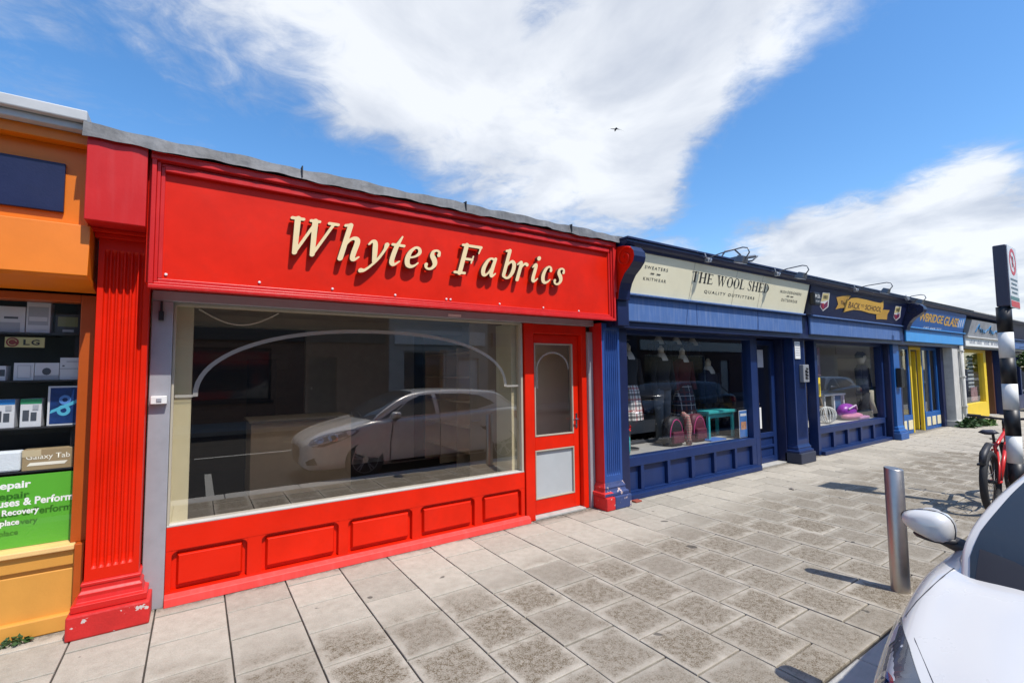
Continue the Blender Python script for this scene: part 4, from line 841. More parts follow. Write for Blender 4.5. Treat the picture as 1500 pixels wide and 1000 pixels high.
sq.build('faded_script', TEALINK, bd)
GR = paint('strip_ink', (.28, .30, .34), .6)
for k, (a, b) in enumerate(((18.25, 18.85), (18.95, 19.5), (19.75, 20.35), (20.5, 20.8), (20.9, 21.6))):
    for q in range(4): BX('strip_mark', GR, ysh, (a+(b-a)*q/4+.02, a+(b-a)*(q+.7)/4, -.3045, -.3005, 2.25, 2.33+.02*(q % 2)), bevel=0)
BX('stall_riser', YELLOW, ysh, (18.05, 21.15, -.02, .12, 0, .48), bevel=0.004)
BX('window_frame', YELLOW, ysh, (18.05, 18.17, -.02, .12, .481, 2.11), (20.95, 21.15, -.02, .12, .481, 2.11), (18.17, 20.95, -.02, .12, 2.02, 2.11), bevel=0.004)
pane(ysh, 18.17, 20.95, .481, 2.02, .05, GLASSF)
BX('side_pane_frame', YELLOW, ysh, (21.15, 21.22, -.02, 1.0, 0, 2.11), bevel=0.003); BX('door', YELLOW, ysh, (21.22, 21.95, .95, 1.0, 0, 2.05), bevel=0.003)
BX('door_frame', paint('brown_timber', (.12, .05, .03)), ysh, (21.95, 22.08, -.02, .14, 0, 2.11), bevel=0.003)
BX('doorstep', KERB, ysh, (21.1, 22.0, -.1, .9, 0, .02), bevel=0.003)
rack = empty('brochure_rack', (20.3, .2, .6), 'tall rack of white price cards in the yellow shop window', 'rack')
BX('backing', NAVYD, rack, (19.95, 20.75, .20, .22, .55, 1.95), bevel=0)
for k in range(9): BX('card', WHITE, rack, (20.05, 20.66, .17, .19, .80+k*.125, .87+k*.125), bevel=0)
tag(BX('poster', paint('pink_poster', (.55, .30, .30), .5, .5, 6), None, (20.0, 20.7, .12, .13, .52, .95), bevel=0), 'pink poster below the price cards in the yellow shop window', 'poster')
# ------------------------------------------------------------------ last navy shop and the hipped roof behind
nsh = empty('plain_navy_shop', (26, 0, 0), 'plain navy shop beyond the yellow shop with hanging greenery', 'shop')
bd = upper(nsh, 22.5, 32, 22.6, 32, NAVYD, FADED, WHITEW, cx0=22.1, cx1=34)
BX('pilaster', NAVY, nsh, (22.1, 22.6, -.2, .12, 0, 2.16), bevel=0.01); BX('stall_riser', NAVY, nsh, (22.6, 32, 0, .12, 0, .5), bevel=0.004)
BX('window_frame', NAVY, nsh, (22.6, 22.75, 0, .12, .501, 2.11), (26, 26.15, 0, .12, .501, 2.11), (31.8, 32, 0, .12, .501, 2.11), (22.75, 26, 0, .12, 2.0, 2.11), bevel=0.003)
pane(nsh, 22.75, 26, .501, 2.0, .05, GLASSF); pane(nsh, 26.15, 31.8, .501, 2.1, .05, GLASSF)
for k in range(2): BX('wall_label', CREAM, nsh, (22.2+k*.1, 22.5, -.215, -.201, 1.75-k*.15, 1.85-k*.15), bevel=0.002)
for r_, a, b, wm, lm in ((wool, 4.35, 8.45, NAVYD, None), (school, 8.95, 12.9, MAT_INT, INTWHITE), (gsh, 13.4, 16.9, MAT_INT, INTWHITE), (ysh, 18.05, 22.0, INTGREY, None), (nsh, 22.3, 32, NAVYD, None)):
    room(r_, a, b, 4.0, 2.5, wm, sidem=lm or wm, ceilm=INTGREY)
hb = empty('pitched_roof_house', (30, 8, 0), 'low house with grey slate hipped roof behind the far shops', 'house')
mb = MB(); mb.add([(20.5, 2.0, 3.15), (44, 2.0, 3.15), (44, 14, 3.15), (20.5, 14, 3.15), (27, 8, 4.9), (40, 8, 4.9)], [(0, 1, 5, 4), (1, 2, 5), (2, 3, 4, 5), (3, 0, 4), (0, 3, 2, 1)]); mb.build('roof', SLATE, hb); BX('wall', WHITEW, hb, (21, 43.5, 9.2, 13.5, 0, 3.149), bevel=0)
# leaves
def leaf_mat(name, c):
    if name in MATS: return MATS[name]
    return paint(name, c, 0.6, 0.35, 18)
LEAF = leaf_mat('green_leaf', (.06, .13, .02)); LEAFD = leaf_mat('dark_leaf', (.035, .085, .02)); PINK = paint('pink_petal', (.6, .08, .22), .6, .2, 30)
def leaves(c, r, n, size, seed, flat=0.35):
    rr = random.Random(seed); mb = MB()
    for k in range(n):
        while True:
            d = Vector((rr.uniform(-1, 1), rr.uniform(-1, 1), rr.uniform(-1, 1)))
            if d.length < 1: break
        p = Vector(c)+Vector((d.x*r[0], d.y*r[1], d.z*r[2])); u = Vector((rr.gauss(0, 1), rr.gauss(0, 1), rr.gauss(0, .6))).normalized(); w = u.orthogonal().normalized()*rr.uniform(.25, .5); s = size*rr.uniform(.6, 1.3)
        w = Matrix.Rotation(rr.uniform(0, 6.28), 3, u) @ w
        mb.add([p, p+u*s*.5+w*s, p+u*s, p+u*s*.5-w*s], [(0, 1, 2, 3)])
    return mb
hb2 = empty('hanging_basket', (24.3, -.6, 1.5), 'leafy green hanging basket in front of the plain navy shop', 'plant')
leaves((24.3, -.6, 1.72), (.55, .38, .42), 700, .13, 5).build('foliage', LEAF, hb2); MB().lathe([(.1, 1.3), (.28, 1.42), (.30, 1.55)], (24.3, -.6, 0), 'z', 14).build('basket', paint('basket_brown', (.10, .06, .03)), hb2); MB().tube([(24.3, -.26, 2.25), (24.3, -.6, 2.25), (24.3, -.6, 1.55)], .012, 6).build('bracket', BLACK, hb2)
fb = empty('flower_trough', (24.9, -.5, 0), 'trough of pink flowers on the pavement outside the plain navy shop', 'planter')
BX('trough', paint('basket_brown', (.10, .06, .03)), fb, (24.2, 25.8, -.7, -.35, 0, .38), bevel=0.01); leaves((25.0, -.52, .5), (.8, .2, .16), 300, .09, 8).build('foliage', LEAFD, fb); leaves((25.0, -.52, .58), (.8, .2, .14), 160, .08, 9).build('petals', PINK, fb)
wd = empty('weed_clump', (17.6, -.5, 0), 'low green weeds sprouting at the foot of the rendered pier', 'weeds')
leaves((17.4, -.42, .08), (.85, .22, .12), 500, .12, 11).build('foliage', LEAFD, wd); leaves((17.9, -.55, .05), (.6, .2, .06), 200, .12, 12).build('stems', LEAF, wd)
ws = tag(leaves((-.86, -.085, .012), (.085, .04, .022), 90, .03, 13).build('small_weed', LEAFD), 'tiny weed growing from the joint below the orange shop', 'weeds')

# ------------------------------------------------------------------ orange phone shop
osh = empty('orange_phone_shop', (-1.6, 0, 0), 'orange phone shop with goods stacked behind its window', 'shop')
X0 = -3.4
BX('stall_riser', OCHRE, osh, (X0, -.626, .0, .12, .05, .49), (X0, -.626, -.02, -.0005, .395, .49), (X0, -.626, -.012, -.0005, .05, .37), bevel=0.006)
BX('skirting', OCHRE, osh, (X0, -.624, -.05, .11, 0, .10), bevel=0.008); BX('window_sill', paint('pale_ochre_sill', (.78, .50, .20), .5), osh, (X0, -.626, -.045, .12, .491, .525), bevel=0.006)
BX('window_frame', paint('shaded_orange_paint', (.42, .075, .003), .45, .1, 4, dirt=.15), osh, (-.655, -.577, .0, .12, .526, 2.14), (X0, -.655, .0, .12, 2.09, 2.14), (-.624, -.577, -.055, .12, 0, .525), bevel=0.004)  # orange darkened to carry the shade on this frame
pane(osh, X0, -.655, .526, 2.09, .045, glass('phone_shop_glass', f0=0.03))
mb = MB(); mb.hexa([(X0, -.30, 2.20), (-.575, -.30, 2.20), (-.575, -.02, 2.15), (X0, -.02, 2.15), (X0, -.34, 2.215), (-.575, -.34, 2.215), (-.575, -.02, 2.215), (X0, -.02, 2.215)]); mb.hexa([(X0, -.34, 2.2155), (-.58, -.34, 2.2155), (-.58, -.02, 2.2155), (X0, -.02, 2.2155), (X0, -.30, 2.54), (-.58, -.30, 2.54), (-.58, -.02, 2.54), (X0, -.02, 2.54)])
mb.build('canopy_box', ORANGE, osh, bevel=0.005)
BX('bulkhead', ORANGE, osh, (X0, -.605, -.22, .13, 2.541, 3.05), bevel=0.003); BX('sign_panel', NAVYD, osh, (X0, -.72, -.245, -.221, 2.62, 2.93), bevel=0.004)
BX('gutter', paint('pale_grey_gutter', (.50, .51, .51), .5, dirt=.15), osh, (X0, -.605, -.36, -.1, 3.12, 3.165), (X0, -.605, -.40, -.1, 3.166, 3.235), bevel=0.008); BX('eave_board', ORANGE, osh, (X0, -.605, -.30, -.1, 3.051, 3.119), bevel=0.004)
BX('roof', DARKFELT, osh, (X0, -.625, -.1, 9, 3.06, 3.20), bevel=0)
room(osh, X0, -.70, 1.2, 2.3, BLACK, sidem=BLACK, ceilm=BLACK)
BX('display_backing', BLACK, osh, (X0+.02, -.66, .40, .42, .5, 2.1), bevel=0)
SHELFM = glass('shelf_glass', tint=(.55, .6, .6), f0=0.04)
for z_ in (1.877, 1.565, 1.262, .985): BX('shelf', paint('dark_shelf', (.03, .03, .035), .2), osh, (X0+.02, -.662, .10, .398, z_, z_+.010), bevel=0.001)
BOXW = paint('white_carton', (.62, .63, .66), .5, .03); BOXG = paint('pale_grey_print', (.36, .38, .42), .5, .05)
def carton(x0, x1, z0, z1, label, prints, y=.13, d=.10, mat=BOXW, name='carton', cat='box'):
    o = tag(BX(name, mat, None, (x0, x1, y, y+d, z0, z1), bevel=0.002), label, cat)
    for i, (m_, a, b, c, e) in enumerate(prints):
        w, h = x1-x0, z1-z0; BX('print', m_, o, (x0+w*a, x0+w*b, y-.0012-.0006*i, y-.0006-.0006*i, z0+h*c, z0+h*e), bevel=0)
    return o
GI = paint('carton_ink', (.06, .07, .09), .5)
carton(-1.16, -.945, 1.888, 2.055, 'white carton with earphones printed, top shelf of phone shop window', [(BOXG, .0, .9, .0, .38), (GI, .55, .85, .52, .60)])
c_ = carton(-.94, -.825, 1.888, 2.09, 'tall white carton with grey headset print on top shelf', [(BOXG, .08, .92, .25, .85), (BOXW, .12, .88, .38, .52)])
carton(-.80, -.675, 1.888, 2.02, 'dark olive pack at the end of the top shelf', [(paint('olive_print', (.16, .17, .07), .5), .1, .9, .35, .85), (BOXG, .3, .75, .08, .2)], mat=DARKPL)
lgs = tag(BX('brand_plaque', paint('plaque_yellow', (.50, .45, .20), .4), None, (-1.03, -.845, .12, .13, 1.79, 1.856), bevel=0.001), 'small yellow plaque with two black letters hanging under top shelf', 'sign')
place(text_mesh('L', .03), 'letter', INK, lgs, (-.945, .1185, 1.805), (-.915, .1185, 1.805), .036); place(text_mesh('G', .03), 'letter', INK, lgs, (-.908, .1185, 1.805), (-.868, .1185, 1.805), .036)
MB().lathe([(.030, .1185), (.030, .1195)], (-.995, 0, 1.823), 'y', 20).build('round_emblem', paint('plaque_maroon', (.22, .03, .03)), lgs)
MB().tube([(-.995+.019*math.cos(t), .117, 1.823+.019*math.sin(t)) for t in np.linspace(.2, 5.6, 22)], .0022, 5).build('emblem_ring', paint('plaque_yellow', (.5, .45, .2)), lgs)
carton(-1.10, -1.02, 1.576, 1.67, 'white carton with dark camera print cut by the window edge', [(GI, .6, .95, .3, .75)])
carton(-.985, -.89, 1.576, 1.69, 'plain white carton with thin printed square on second shelf', [(BOXG, .18, .84, .12, .86), (BOXW, .21, .81, .15, .83)])
b_ = carton(-.888, -.77, 1.576, 1.69, 'white carton with a dark webcam printed on its front', [(BOXG, .0, 1.0, .02, .28)])
MB().ball((-.83, .128, 1.633), (.022, .001, .024), 12).build('print', GI, b_)
carton(-.767, -.66, 1.576, 1.725, 'taller white carton with stacked label lines on second shelf', [(BOXG, .0, 1, .48, .52), (GI, .12, .22, .60, .66), (BOXG, .3, .9, .8, .84)])
for x_, hc, lb in ((-1.07, (.02, .20, .55), 'white phone carton with blue header on third shelf'), (-.945, (.03, .28, .12), 'white phone carton with green header on third shelf')):
    carton(x_, x_+.10, 1.273, 1.455, lb, [(paint('hdr%d' % int(hc[1]*100), hc), .0, 1.0, .82, 1.0), (GI, .12, .42, .22, .60), (GI, .5, .78, .22, .52), (BOXG, .58, .86, .60, .78), (BOXG, .62, .82, .64, .74)])
pad = tag(BX('tablet_carton', BOXW, None, (-.818, -.655, .13, .16, 1.273, 1.535), bevel=0.002), 'white tablet carton with dark blue swirl picture on its front', 'box')
sm = paint('dark_blue_print', (.012, .04, .16), .3, .5, 14); BX('print', sm, pad, (-.806, -.664, .1285, .1295, 1.285, 1.523), bevel=0)
for cx_, cz_, r_, m_ in ((-.738, 1.372, .034, paint('sky_blue_print', (.09, .42, .60), .3)), (-.733, 1.442, .030, paint('pale_blue_print', (.10, .25, .60), .3))):
    vs = []; fs = []
    for k in range(29):
        a = 2*math.pi*k/28
        for q in (.45, 1.0): vs.append((cx_+r_*q*math.cos(a), .1278-(.0002 if r_ > .032 else 0), cz_+r_*q*math.sin(a)*1.05))
    for k in range(28): fs.append((2*k, 2*k+2, 2*k+3, 2*k+1))
    MB().add(vs, fs).build('print', m_, pad)
MB().add([(-.806, .1274, 1.352), (-.80, .1274, 1.375), (-.664, .1274, 1.448), (-.664, .1274, 1.422)], [(0, 1, 2, 3)]).build('print', paint('sky_blue_print', (.09, .42, .60)), pad)
tab = tag(BX('tablet_box', paint('brown_carton', (.33, .24, .13), .6, .06), None, (-.918, -.675, .10, .22, .996, 1.128), bevel=0.002), 'brown cardboard tablet box with white lettering on lowest shelf', 'box')
place(text_mesh('Galaxy Tab', .008), 'lettering', paint('cream_ink', (.85, .80, .68)), tab, (-.90, .0985, 1.055), (-.69, .0985, 1.055), .044)
MB().add([(-.895, .0985, 1.025), (-.715, .0985, 1.025), (-.70, .0985, 1.045), (-.88, .0985, 1.045)], [(0, 1, 2, 3)]).build('print', paint('cream_ink', (.85, .80, .68)), tab)
BX('label', paint('carton_label', (.55, .45, .28)), tab, (-.918, -.83, .0982, .0992, 1.083, 1.127), bevel=0)
bag = tag(BX('paper_bag', paint('white_paper_bag', (.68, .72, .76), .7, .06, 12, bump=.2), None, (-1.13, -.925, .11, .20, .996, 1.125), bevel=0.012), 'crumpled white bag beside the brown tablet box', 'bag')
pst = tag(BX('green_poster', paint('green_poster', (.10, .42, .025), .6, .05), None, (-2.2, -.656, .085, .09, .527, .972), bevel=0), 'bright green poster board filling the bottom of phone shop window', 'poster')
gl_t = empty('window_lettering', (-1.0, .04, .5), 'white stick-on repair lettering on the glass before green poster', 'lettering')
for s, xr, zb, h in (('Repair', -.858, .888, .060), ('Viruses & Perform', -.655, .792, .048), ('Recovery', -.815, .728, .048), ('Replace', -.902, .668, .046)):
    me = text_mesh(s, .03); w = max(v.co.x for v in me.vertices)-min(v.co.x for v in me.vertices); hh = max(v.co.y for v in me.vertices)-min(v.co.y for v in me.vertices)
    wm = w*(h/hh)*(1.10 if s == 'Repair' else .88); place(me, 'lettering', WHITE, gl_t, (xr-wm, .041, zb), (xr, .041, zb), h)

# ------------------------------------------------------------------ sign lights above the blue row
def sign_light(x, ybase, ytip, z, label, bend=0.0):
    r = empty('sign_light', (x, ybase, z), label, 'light', 'swan neck sign lights')
    MB().tube([(x, -.50, z-.02), (x, -.58, z+.03), (x+.1*bend, (ybase+ytip)/2, z+.05), (x+bend*.2, ytip+.06, z+.06), (x+bend*.22, ytip, z+.04), (x+bend*.22, ytip-.02, z-.02), (x+bend*.22, ytip+.02, z-.07)], .008, 8).build('arm', paint('dark_metal_arm', (.16, .165, .18), .4, metal=.5), r, smooth=True)
    mb = MB(); cx_, cy_, cz_ = x+bend*.22, ytip+.06, z-.09
    mb.hexa([(cx_-.065, cy_-.02, cz_-.05), (cx_+.065, cy_-.02, cz_-.05), (cx_+.065, cy_+.10, cz_-.02), (cx_-.065, cy_+.10, cz_-.02), (cx_-.05, cy_-.04, cz_+.03), (cx_+.05, cy_-.04, cz_+.03), (cx_+.05, cy_+.04, cz_+.06), (cx_-.05, cy_+.04, cz_+.06)])
    h = mb.build('lamp_head', paint('dark_metal_arm', (.05, .055, .07)), r, bevel=0.008)
    MB().hexa([(cx_-.055, cy_-.01, cz_-.058), (cx_+.055, cy_-.01, cz_-.058), (cx_+.055, cy_+.09, cz_-.028), (cx_-.055, cy_+.09, cz_-.028), (cx_-.055, cy_-.01, cz_-.050), (cx_+.055, cy_-.01, cz_-.050), (cx_+.055, cy_+.09, cz_-.020), (cx_-.055, cy_+.09, cz_-.020)]).build('lens', WHITE, h)
    mb = MB(); mb.lathe([(.032, -.57), (.032, -.53), (.018, -.60)], (x, 0, z), 'y', 12); mb.box(x-.04, x+.03, -.58, -.532, z-.03, z+.02); mb.tube([(x-.02, -.56, z), (x-.07, -.57, z+.03), (x-.08, -.56, z+.08)], .007, 6); mb.build('mount', paint('pale_metal_mount', (.45, .46, .48), .4, metal=.6), r)
sign_light(5.54, -.42, -1.09, 3.03, 'sign light above the word wool on the cream board')
sign_light(7.28, -.42, -.98, 3.03, 'sign light above the right end of the cream signboard')
sign_light(10.07, -.42, -1.09, 3.03, 'sign light above the yellow ribbon banner')
sign_light(12.67, -.42, -.85, 3.06, 'sign light above the small crest near the scroll bracket')
bl = empty('broken_sign_light', (6.3, -.5, 3.12), 'broken sign light with bent tubes lying on the wool shop roof edge', 'light')
mb = MB(); mb.tube([(6.05, -.4, 3.13), (6.1, -.45, 3.24), (6.25, -.5, 3.28), (6.4, -.5, 3.22), (6.5, -.4, 3.15)], .012, 6); mb.tube([(6.35, -.45, 3.14), (6.55, -.5, 3.20), (6.75, -.52, 3.24)], .022, 6); mb.tube([(6.45, -.4, 3.14), (6.7, -.5, 3.17), (6.85, -.5, 3.26)], .012, 6); mb.build('bent_tubes', paint('dark_metal_arm', (.05, .055, .07)), bl)
BX('fallen_head', paint('dark_metal_arm', (.05, .055, .07)), bl, (6.30, 6.50, -.52, -.38, 3.13, 3.19), bevel=0.01)

# ------------------------------------------------------------------ bollard, pole sign
bo = empty('bollard', (4.243, -2.83, 0), 'brushed stainless steel bollard with sloped top on the pavement', 'bollard')
n = 32; r_ = .0575; vs = []; fs = []
for j, zf in enumerate((0, .0, 1)):
    pass
ring = [(4.243+r_*math.cos(2*math.pi*k/n), -2.83+r_*math.sin(2*math.pi*k/n)) for k in range(n)]
vs = [(x, y, -.01) for x, y in ring]+[(x, y, .862+.10*(y+2.83)) for x, y in ring]+[(4.243+(x-4.243)*.93, -2.83+(y+2.83)*.93, .866+.10*(y+2.83)) for x, y in ring]
for j in range(2):
    for k in range(n): fs.append((j*n+k, j*n+(k+1) % n, (j+1)*n+(k+1) % n, (j+1)*n+k))
o = MB().add(vs, fs).build('tube', STEEL, bo); [setattr(p, 'use_smooth', True) for p in o.data.polygons]
MB().add(vs[2*n:], [tuple(range(n))]).build('top_plate', STEEL, bo)

POLEX, POLEY = 7.62, -2.87
po = empty('striped_sign_pole', (POLEX, POLEY, 0), 'black and white striped pole carrying a no parking sign', 'sign pole')
zs = [0, .22, .52, .82, 1.11, 1.40, 1.69, 1.98, 2.27]
for k in range(8):
    MB().lathe([(.065, zs[k]+.0005), (.065, zs[k+1]-.0005)], (POLEX, POLEY, 0), 'z', 24).build('band', BLACK if k % 2 else WHITE, po, smooth=False)
for c in po.children:
    for p in c.data.polygons: p.use_smooth = len(p.vertices) == 4
BX('sign_case', paint('dark_purple_grey_case', (.045, .045, .075), .45), po, (POLEX-.065, POLEX+.36, POLEY-.065, POLEY+.045, 2.272, 2.975), bevel=0.012)
sf = BX('sign_face', paint('sign_white', (.70, .71, .70), .4, dirt=.1), po, (POLEX-.055, POLEX+.35, POLEY-.075, POLEY-.0655, 2.255, 2.97), bevel=0.004)
RS = paint('sign_red', (.60, .035, .03), .4); yS = POLEY-.0765; cx_ = POLEX+.148
def ring_mesh(cx, cz, r0, r1, y, n=40):
    vs = []; fs = []
    for k in range(n+1):
        a = 2*math.pi*k/n; vs += [(cx+r0*math.cos(a), y, cz+r0*math.sin(a)), (cx+r1*math.cos(a), y, cz+r1*math.sin(a))]
    return vs, [(2*k, 2*k+2, 2*k+3, 2*k+1) for k in range(n)]
vs, fs = ring_mesh(cx_, 2.79, .115, .155, yS); MB().add(vs, fs).add([(cx_-.10, yS-.0004, 2.86), (cx_-.075, yS-.0004, 2.885), (cx_+.10, yS-.0004, 2.71), (cx_+.075, yS-.0004, 2.685)], [(0, 1, 2, 3)]).build('prohibition_ring', RS, sf)
place(text_mesh('P', .02), 'lettering', INK, sf, (cx_-.04, yS, 2.725), (cx_+.04, yS, 2.725), .13)
for k in range(4): BX('text_line', paint('sign_text_grey', (.12, .16, .18)), sf, (cx_-.16+.03*(k % 2), cx_+.16-.04*(k % 2), yS-.0002, yS+.0008, 2.57-k*.05, 2.592-k*.05), bevel=0)
BX('green_band', paint('sign_green', (.10, .20, .19)), sf, (POLEX-.052, POLEX+.345, yS-.0002, yS+.0008, 2.345, 2.385), bevel=0); BX('red_band', RS, sf, (POLEX-.052, POLEX+.345, yS-.0002, yS+.0008, 2.265, 2.335), bevel=0)

# ------------------------------------------------------------------ bicycle (local: rear hub at origin, +x forward, +y left)
bk = empty('bicycle', (7.27, -2.73, 0), 'red mountain bicycle with black tyres parked against the striped pole', 'bicycle')
BR = paint('bicycle_red', (.62, .03, .025), .3, .05)
def wheel(xc):
    R = .335; mb = MB(); prof = []
    vs = []; fs = []; n = 40; m_ = 10
    for k in range(n):
        a = 2*math.pi*k/n
        for j in range(m_):
            b = 2*math.pi*j/m_; rr = R-.034+(.034+(.004 if (k % 2 and abs(math.cos(b)) > .3) else 0))*math.cos(b); vs.append((xc+rr*math.cos(a),   .034*math.sin(b), .338+rr*math.sin(a)))
    for k in range(n):
        for j in range(m_): fs.append((k*m_+j, ((k+1) % n)*m_+j, ((k+1) % n)*m_+(j+1) % m_, k*m_+(j+1) % m_))
    w = MB().add(vs, fs).build('wheel', RUBBER, bk, local=True, smooth=True)
    mb = MB(); 
    mb.tube([(xc+.285*math.cos(a), 0, .338+.285*math.sin(a)) for a in np.linspace(0, 2*math.pi, 41)], .012, 6); mb.build('rim', paint('rim_black', (.03, .03, .03), .35), w, local=True, smooth=True)
    mb = MB()
    for k in range(16):
        a = 2*math.pi*k/16; mb.tube([(xc, .03*(1 if k % 2 else -1), .338), (xc+.28*math.cos(a), 0, .338+.28*math.sin(a))], .0018, 4)
    mb.build('spokes', STEEL, w, local=True)
    MB().lathe([(.022, -.05), (.022, .05)], (xc, 0, .338), 'y', 12).build('hub', BLACK, w, local=True)
wheel(0); wheel(1.08)
fm = MB(); BB = (.43, 0, .30); ST = (.27, 0, .74); HT = (.80, 0, .82); HB = (.84, 0, .70)
fm.tube([BB, ST], .017, 8); fm.tube([BB, HB], .021, 8); fm.tube([(.285, 0, .68), HT], .018, 8); fm.tube([(.79, 0, .86), (.855, 0, .66)], .021, 8)
for s in (-1, 1): fm.tube([BB, (.2, .05*s, .315), (0, .065*s, .338)], .011, 8); fm.tube([(.28, .02*s, .66), (.12, .055*s, .5), (0, .065*s, .338)], .010, 8)
fm.build('frame', BR, bk, local=True, smooth=True)
fk = MB()
for s in (-1, 1): fk.tube([(.86, .055*s, .66), (.97, .06*s, .50), (1.08, .06*s, .338)], [.019, .016, .011], 8)
fk.tube([(.86, -.06, .665), (.86, .06, .665)], .02, 8); fk.build('fork', BLACK, bk, local=True, smooth=True)
sp_ = MB(); sp_.tube([ST, (.23, 0, .86)], .013, 8); sp_.build('seat_post', BLACK, bk, local=True)
sv = []; sf_ = []
st_ = [(-.02, .075, .875, .03), (.04, .085, .88, .035), (.10, .07, .875, .035), (.17, .035, .872, .03), (.24, .022, .868, .026), (.28, .012, .86, .02)]
for x, w, z, t in st_: sv += [(x, -w, z-t*.4), (x, -w*.6, z+.012), (x, 0, z+.006), (x, w*.6, z+.012), (x, w, z-t*.4), (x, w*.3, z-t), (x, -w*.3, z-t)]
for j in range(len(st_)-1):
    for i in range(7): sf_.append((j*7+i, j*7+(i+1) % 7, (j+1)*7+(i+1) % 7, (j+1)*7+i))
sf_ += [tuple(range(7)), tuple(range(35, 42))[::-1]]
MB().add([(x+.03, y, z) for x, y, z in sv], sf_).build('saddle', paint('saddle_black', (.03, .03, .045), .5), bk, local=True, smooth=True)
hbm = MB(); hbm.tube([(.79, 0, .86), (.775, 0, .93), (.82, 0, .96)], .018, 8); hbm.tube([(.80, -.31, .99), (.82, -.15, .975), (.83, 0, .96), (.82, .15, .975), (.80, .31, .99)], .014, 8); hbar = hbm.build('handlebar', BLACK, bk, local=True, smooth=True)
for s in (-1, 1): MB().tube([(.80, .20*s, .985), (.79, .32*s, .992)], .019, 8).build('grip', RUBBER, hbar, local=True); MB().tube([(.83, .18*s, .97), (.90, .19*s, .955), (.91, .28*s, .95)], .006, 6).build('brake_lever', BLACK, hbar, local=True)
ck = MB(); ck.lathe([(.095, .045), (.095, .05)], (.43, 0, .30), 'y', 24); ck.tube([(.43, -.06, .30), (.50, -.065, .14)], .011, 6); ck.tube([(.43, .06, .30), (.36, .065, .46)], .011, 6); cr = ck.build('crank', BLACK, bk, local=True)
for s, p in ((-1, (.50, .14)), (1, (.36, .46))): 
    mb = MB(); mb.box(p[0]-.045, p[0]+.045, s*.08 if s > 0 else s*.17, s*.17 if s > 0 else s*.08, p[1]-.012, p[1]+.012); mb.build('pedal', BLACK, cr, bevel=.004, local=True)
MB().tube([(.0, .055, .375), (.43, .048, .395)], .004, 5).tube([(.0, .055, .30), (.43, .048, .205)], .004, 5).build('chain', STEEL, bk, local=True)
MB().tube([(-.19, 0, .50+.0), (-.28, 0, .58), (-.22, 0, .66), (.0, 0, .735), (.2, 0, .72)], [.012, .03, .034, .03, .014], 8).build('mudguard', DARKPL, bk, local=True, smooth=True)
bk.rotation_euler.z = math.radians(0.5)

# ------------------------------------------------------------------ cars (local: x from nose to tail, y to the pavement, z up from the road)
def cinterp(tab, x):
    xs = [t[0] for t in tab]; x = min(max(x, xs[0]), xs[-1])
    i = max(0, min(len(xs)-2, int(np.searchsorted(xs, x))-1)); p = [np.array(tab[max(0, min(len(tab)-1, i+k))][1:], float) for k in (-1, 0, 1, 2)]; X = [xs[max(0, min(len(xs)-1, i+k))] for k in (-1, 0, 1, 2)]
    h = X[2]-X[1]; t = (x-X[1])/h; m1 = (p[2]-p[0])/max(1e-6, X[2]-X[0])*h; m2 = (p[3]-p[1])/max(1e-6, X[3]-X[1])*h
    if i == 0: m1 = (p[2]-p[1])
    if i == len(xs)-2: m2 = (p[2]-p[1])
    return (2*t**3-3*t**2+1)*p[1]+(t**3-2*t*t+t)*m1+(-2*t**3+3*t*t)*p[2]+(t**3-t*t)*m2
# x, half width, bottom z, shoulder z, top-centre z
LOWER = [(0.0, .46, .26, .50, .56), (.03, .58, .22, .56, .62), (.09, .70, .19, .61, .67), (.2, .765, .18, .665, .735), (.4, .825, .18, .735, .81), (.7, .872, .18, .815, .882), (1.0, .888, .18, .888, .945), (1.25, .89, .17, .905, .95), (1.6, .888, .17, .915, .95), (2.2, .888, .17, .94, .99), (2.9, .888, .17, .97, 1.0), (3.5, .885, .18, 1.0, 1.02), (3.9, .86, .22, .985, 1.01), (4.15, .80, .28, .94, .965), (4.26, .70, .34, .86, .89), (4.29, .58, .40, .78, .80)]
def lower_section(x):
    w, zb, zs_, zt = cinterp(LOWER, x)
    hood = max(0, min(1, (1.25-x)/.5)); cr = .035*hood     # raised crease along the bonnet
    pts = [(0, zb), (.55*w, zb), (.86*w, zb+.01), (.955*w, zb+.07), (.985*w, zb+.2), (1.0*w, .5+.02*min(1, x)), (.995*w, (zs_+.5)/2+.03), (.978*w, zs_-.06), (.945*w, zs_-.008), (.89*w, zs_+.016), (.80*w, zs_+(zt-zs_)*.42), (.62*w, zs_+(zt-zs_)*.72+cr*.25), (.40*w, zs_+(zt-zs_)*.90), (.2*w, zt-.004), (0, zt)]
    out = []
    q = catmull([(a, b, 0) for a, b in pts], 4)
    return [(float(p[0]), float(p[1])) for p in q]
def loft(sections, xs, cap=True):
    vs = []; fs = []; n = len(sections[0]); ring = 2*n-2
    for x, s in zip(xs, sections):
        full = [(x, y, z) for y, z in s]+[(x, -y, z) for y, z in s[-2:0:-1]]; vs += full
    for j in range(len(xs)-1):
        for i in range(ring): fs.append((j*ring+i, j*ring+(i+1) % ring, (j+1)*ring+(i+1) % ring, (j+1)*ring+i))
    if cap: fs += [tuple(range(ring))[::-1], tuple(range((len(xs)-1)*ring, len(xs)*ring))]
    return vs, fs
ROOF = [(.78, .79), (.9, .905), (1.03, 1.018), (1.3, 1.158), (1.6, 1.292), (1.8, 1.35), (2.05, 1.386), (2.4, 1.40), (2.8, 1.394), (3.2, 1.372), (3.45, 1.345), (3.60, 1.295), (3.76, 1.16), (3.95, 1.04), (4.05, .97)]
BASE = [(.78, .74, .70), (.9, .765, .78), (1.03, .785, .865), (1.3, .80, .90), (1.7, .80, .92), (2.4, .805, .945), (3.2, .80, .98), (3.6, .77, .99), (4.05, .70, .94)]
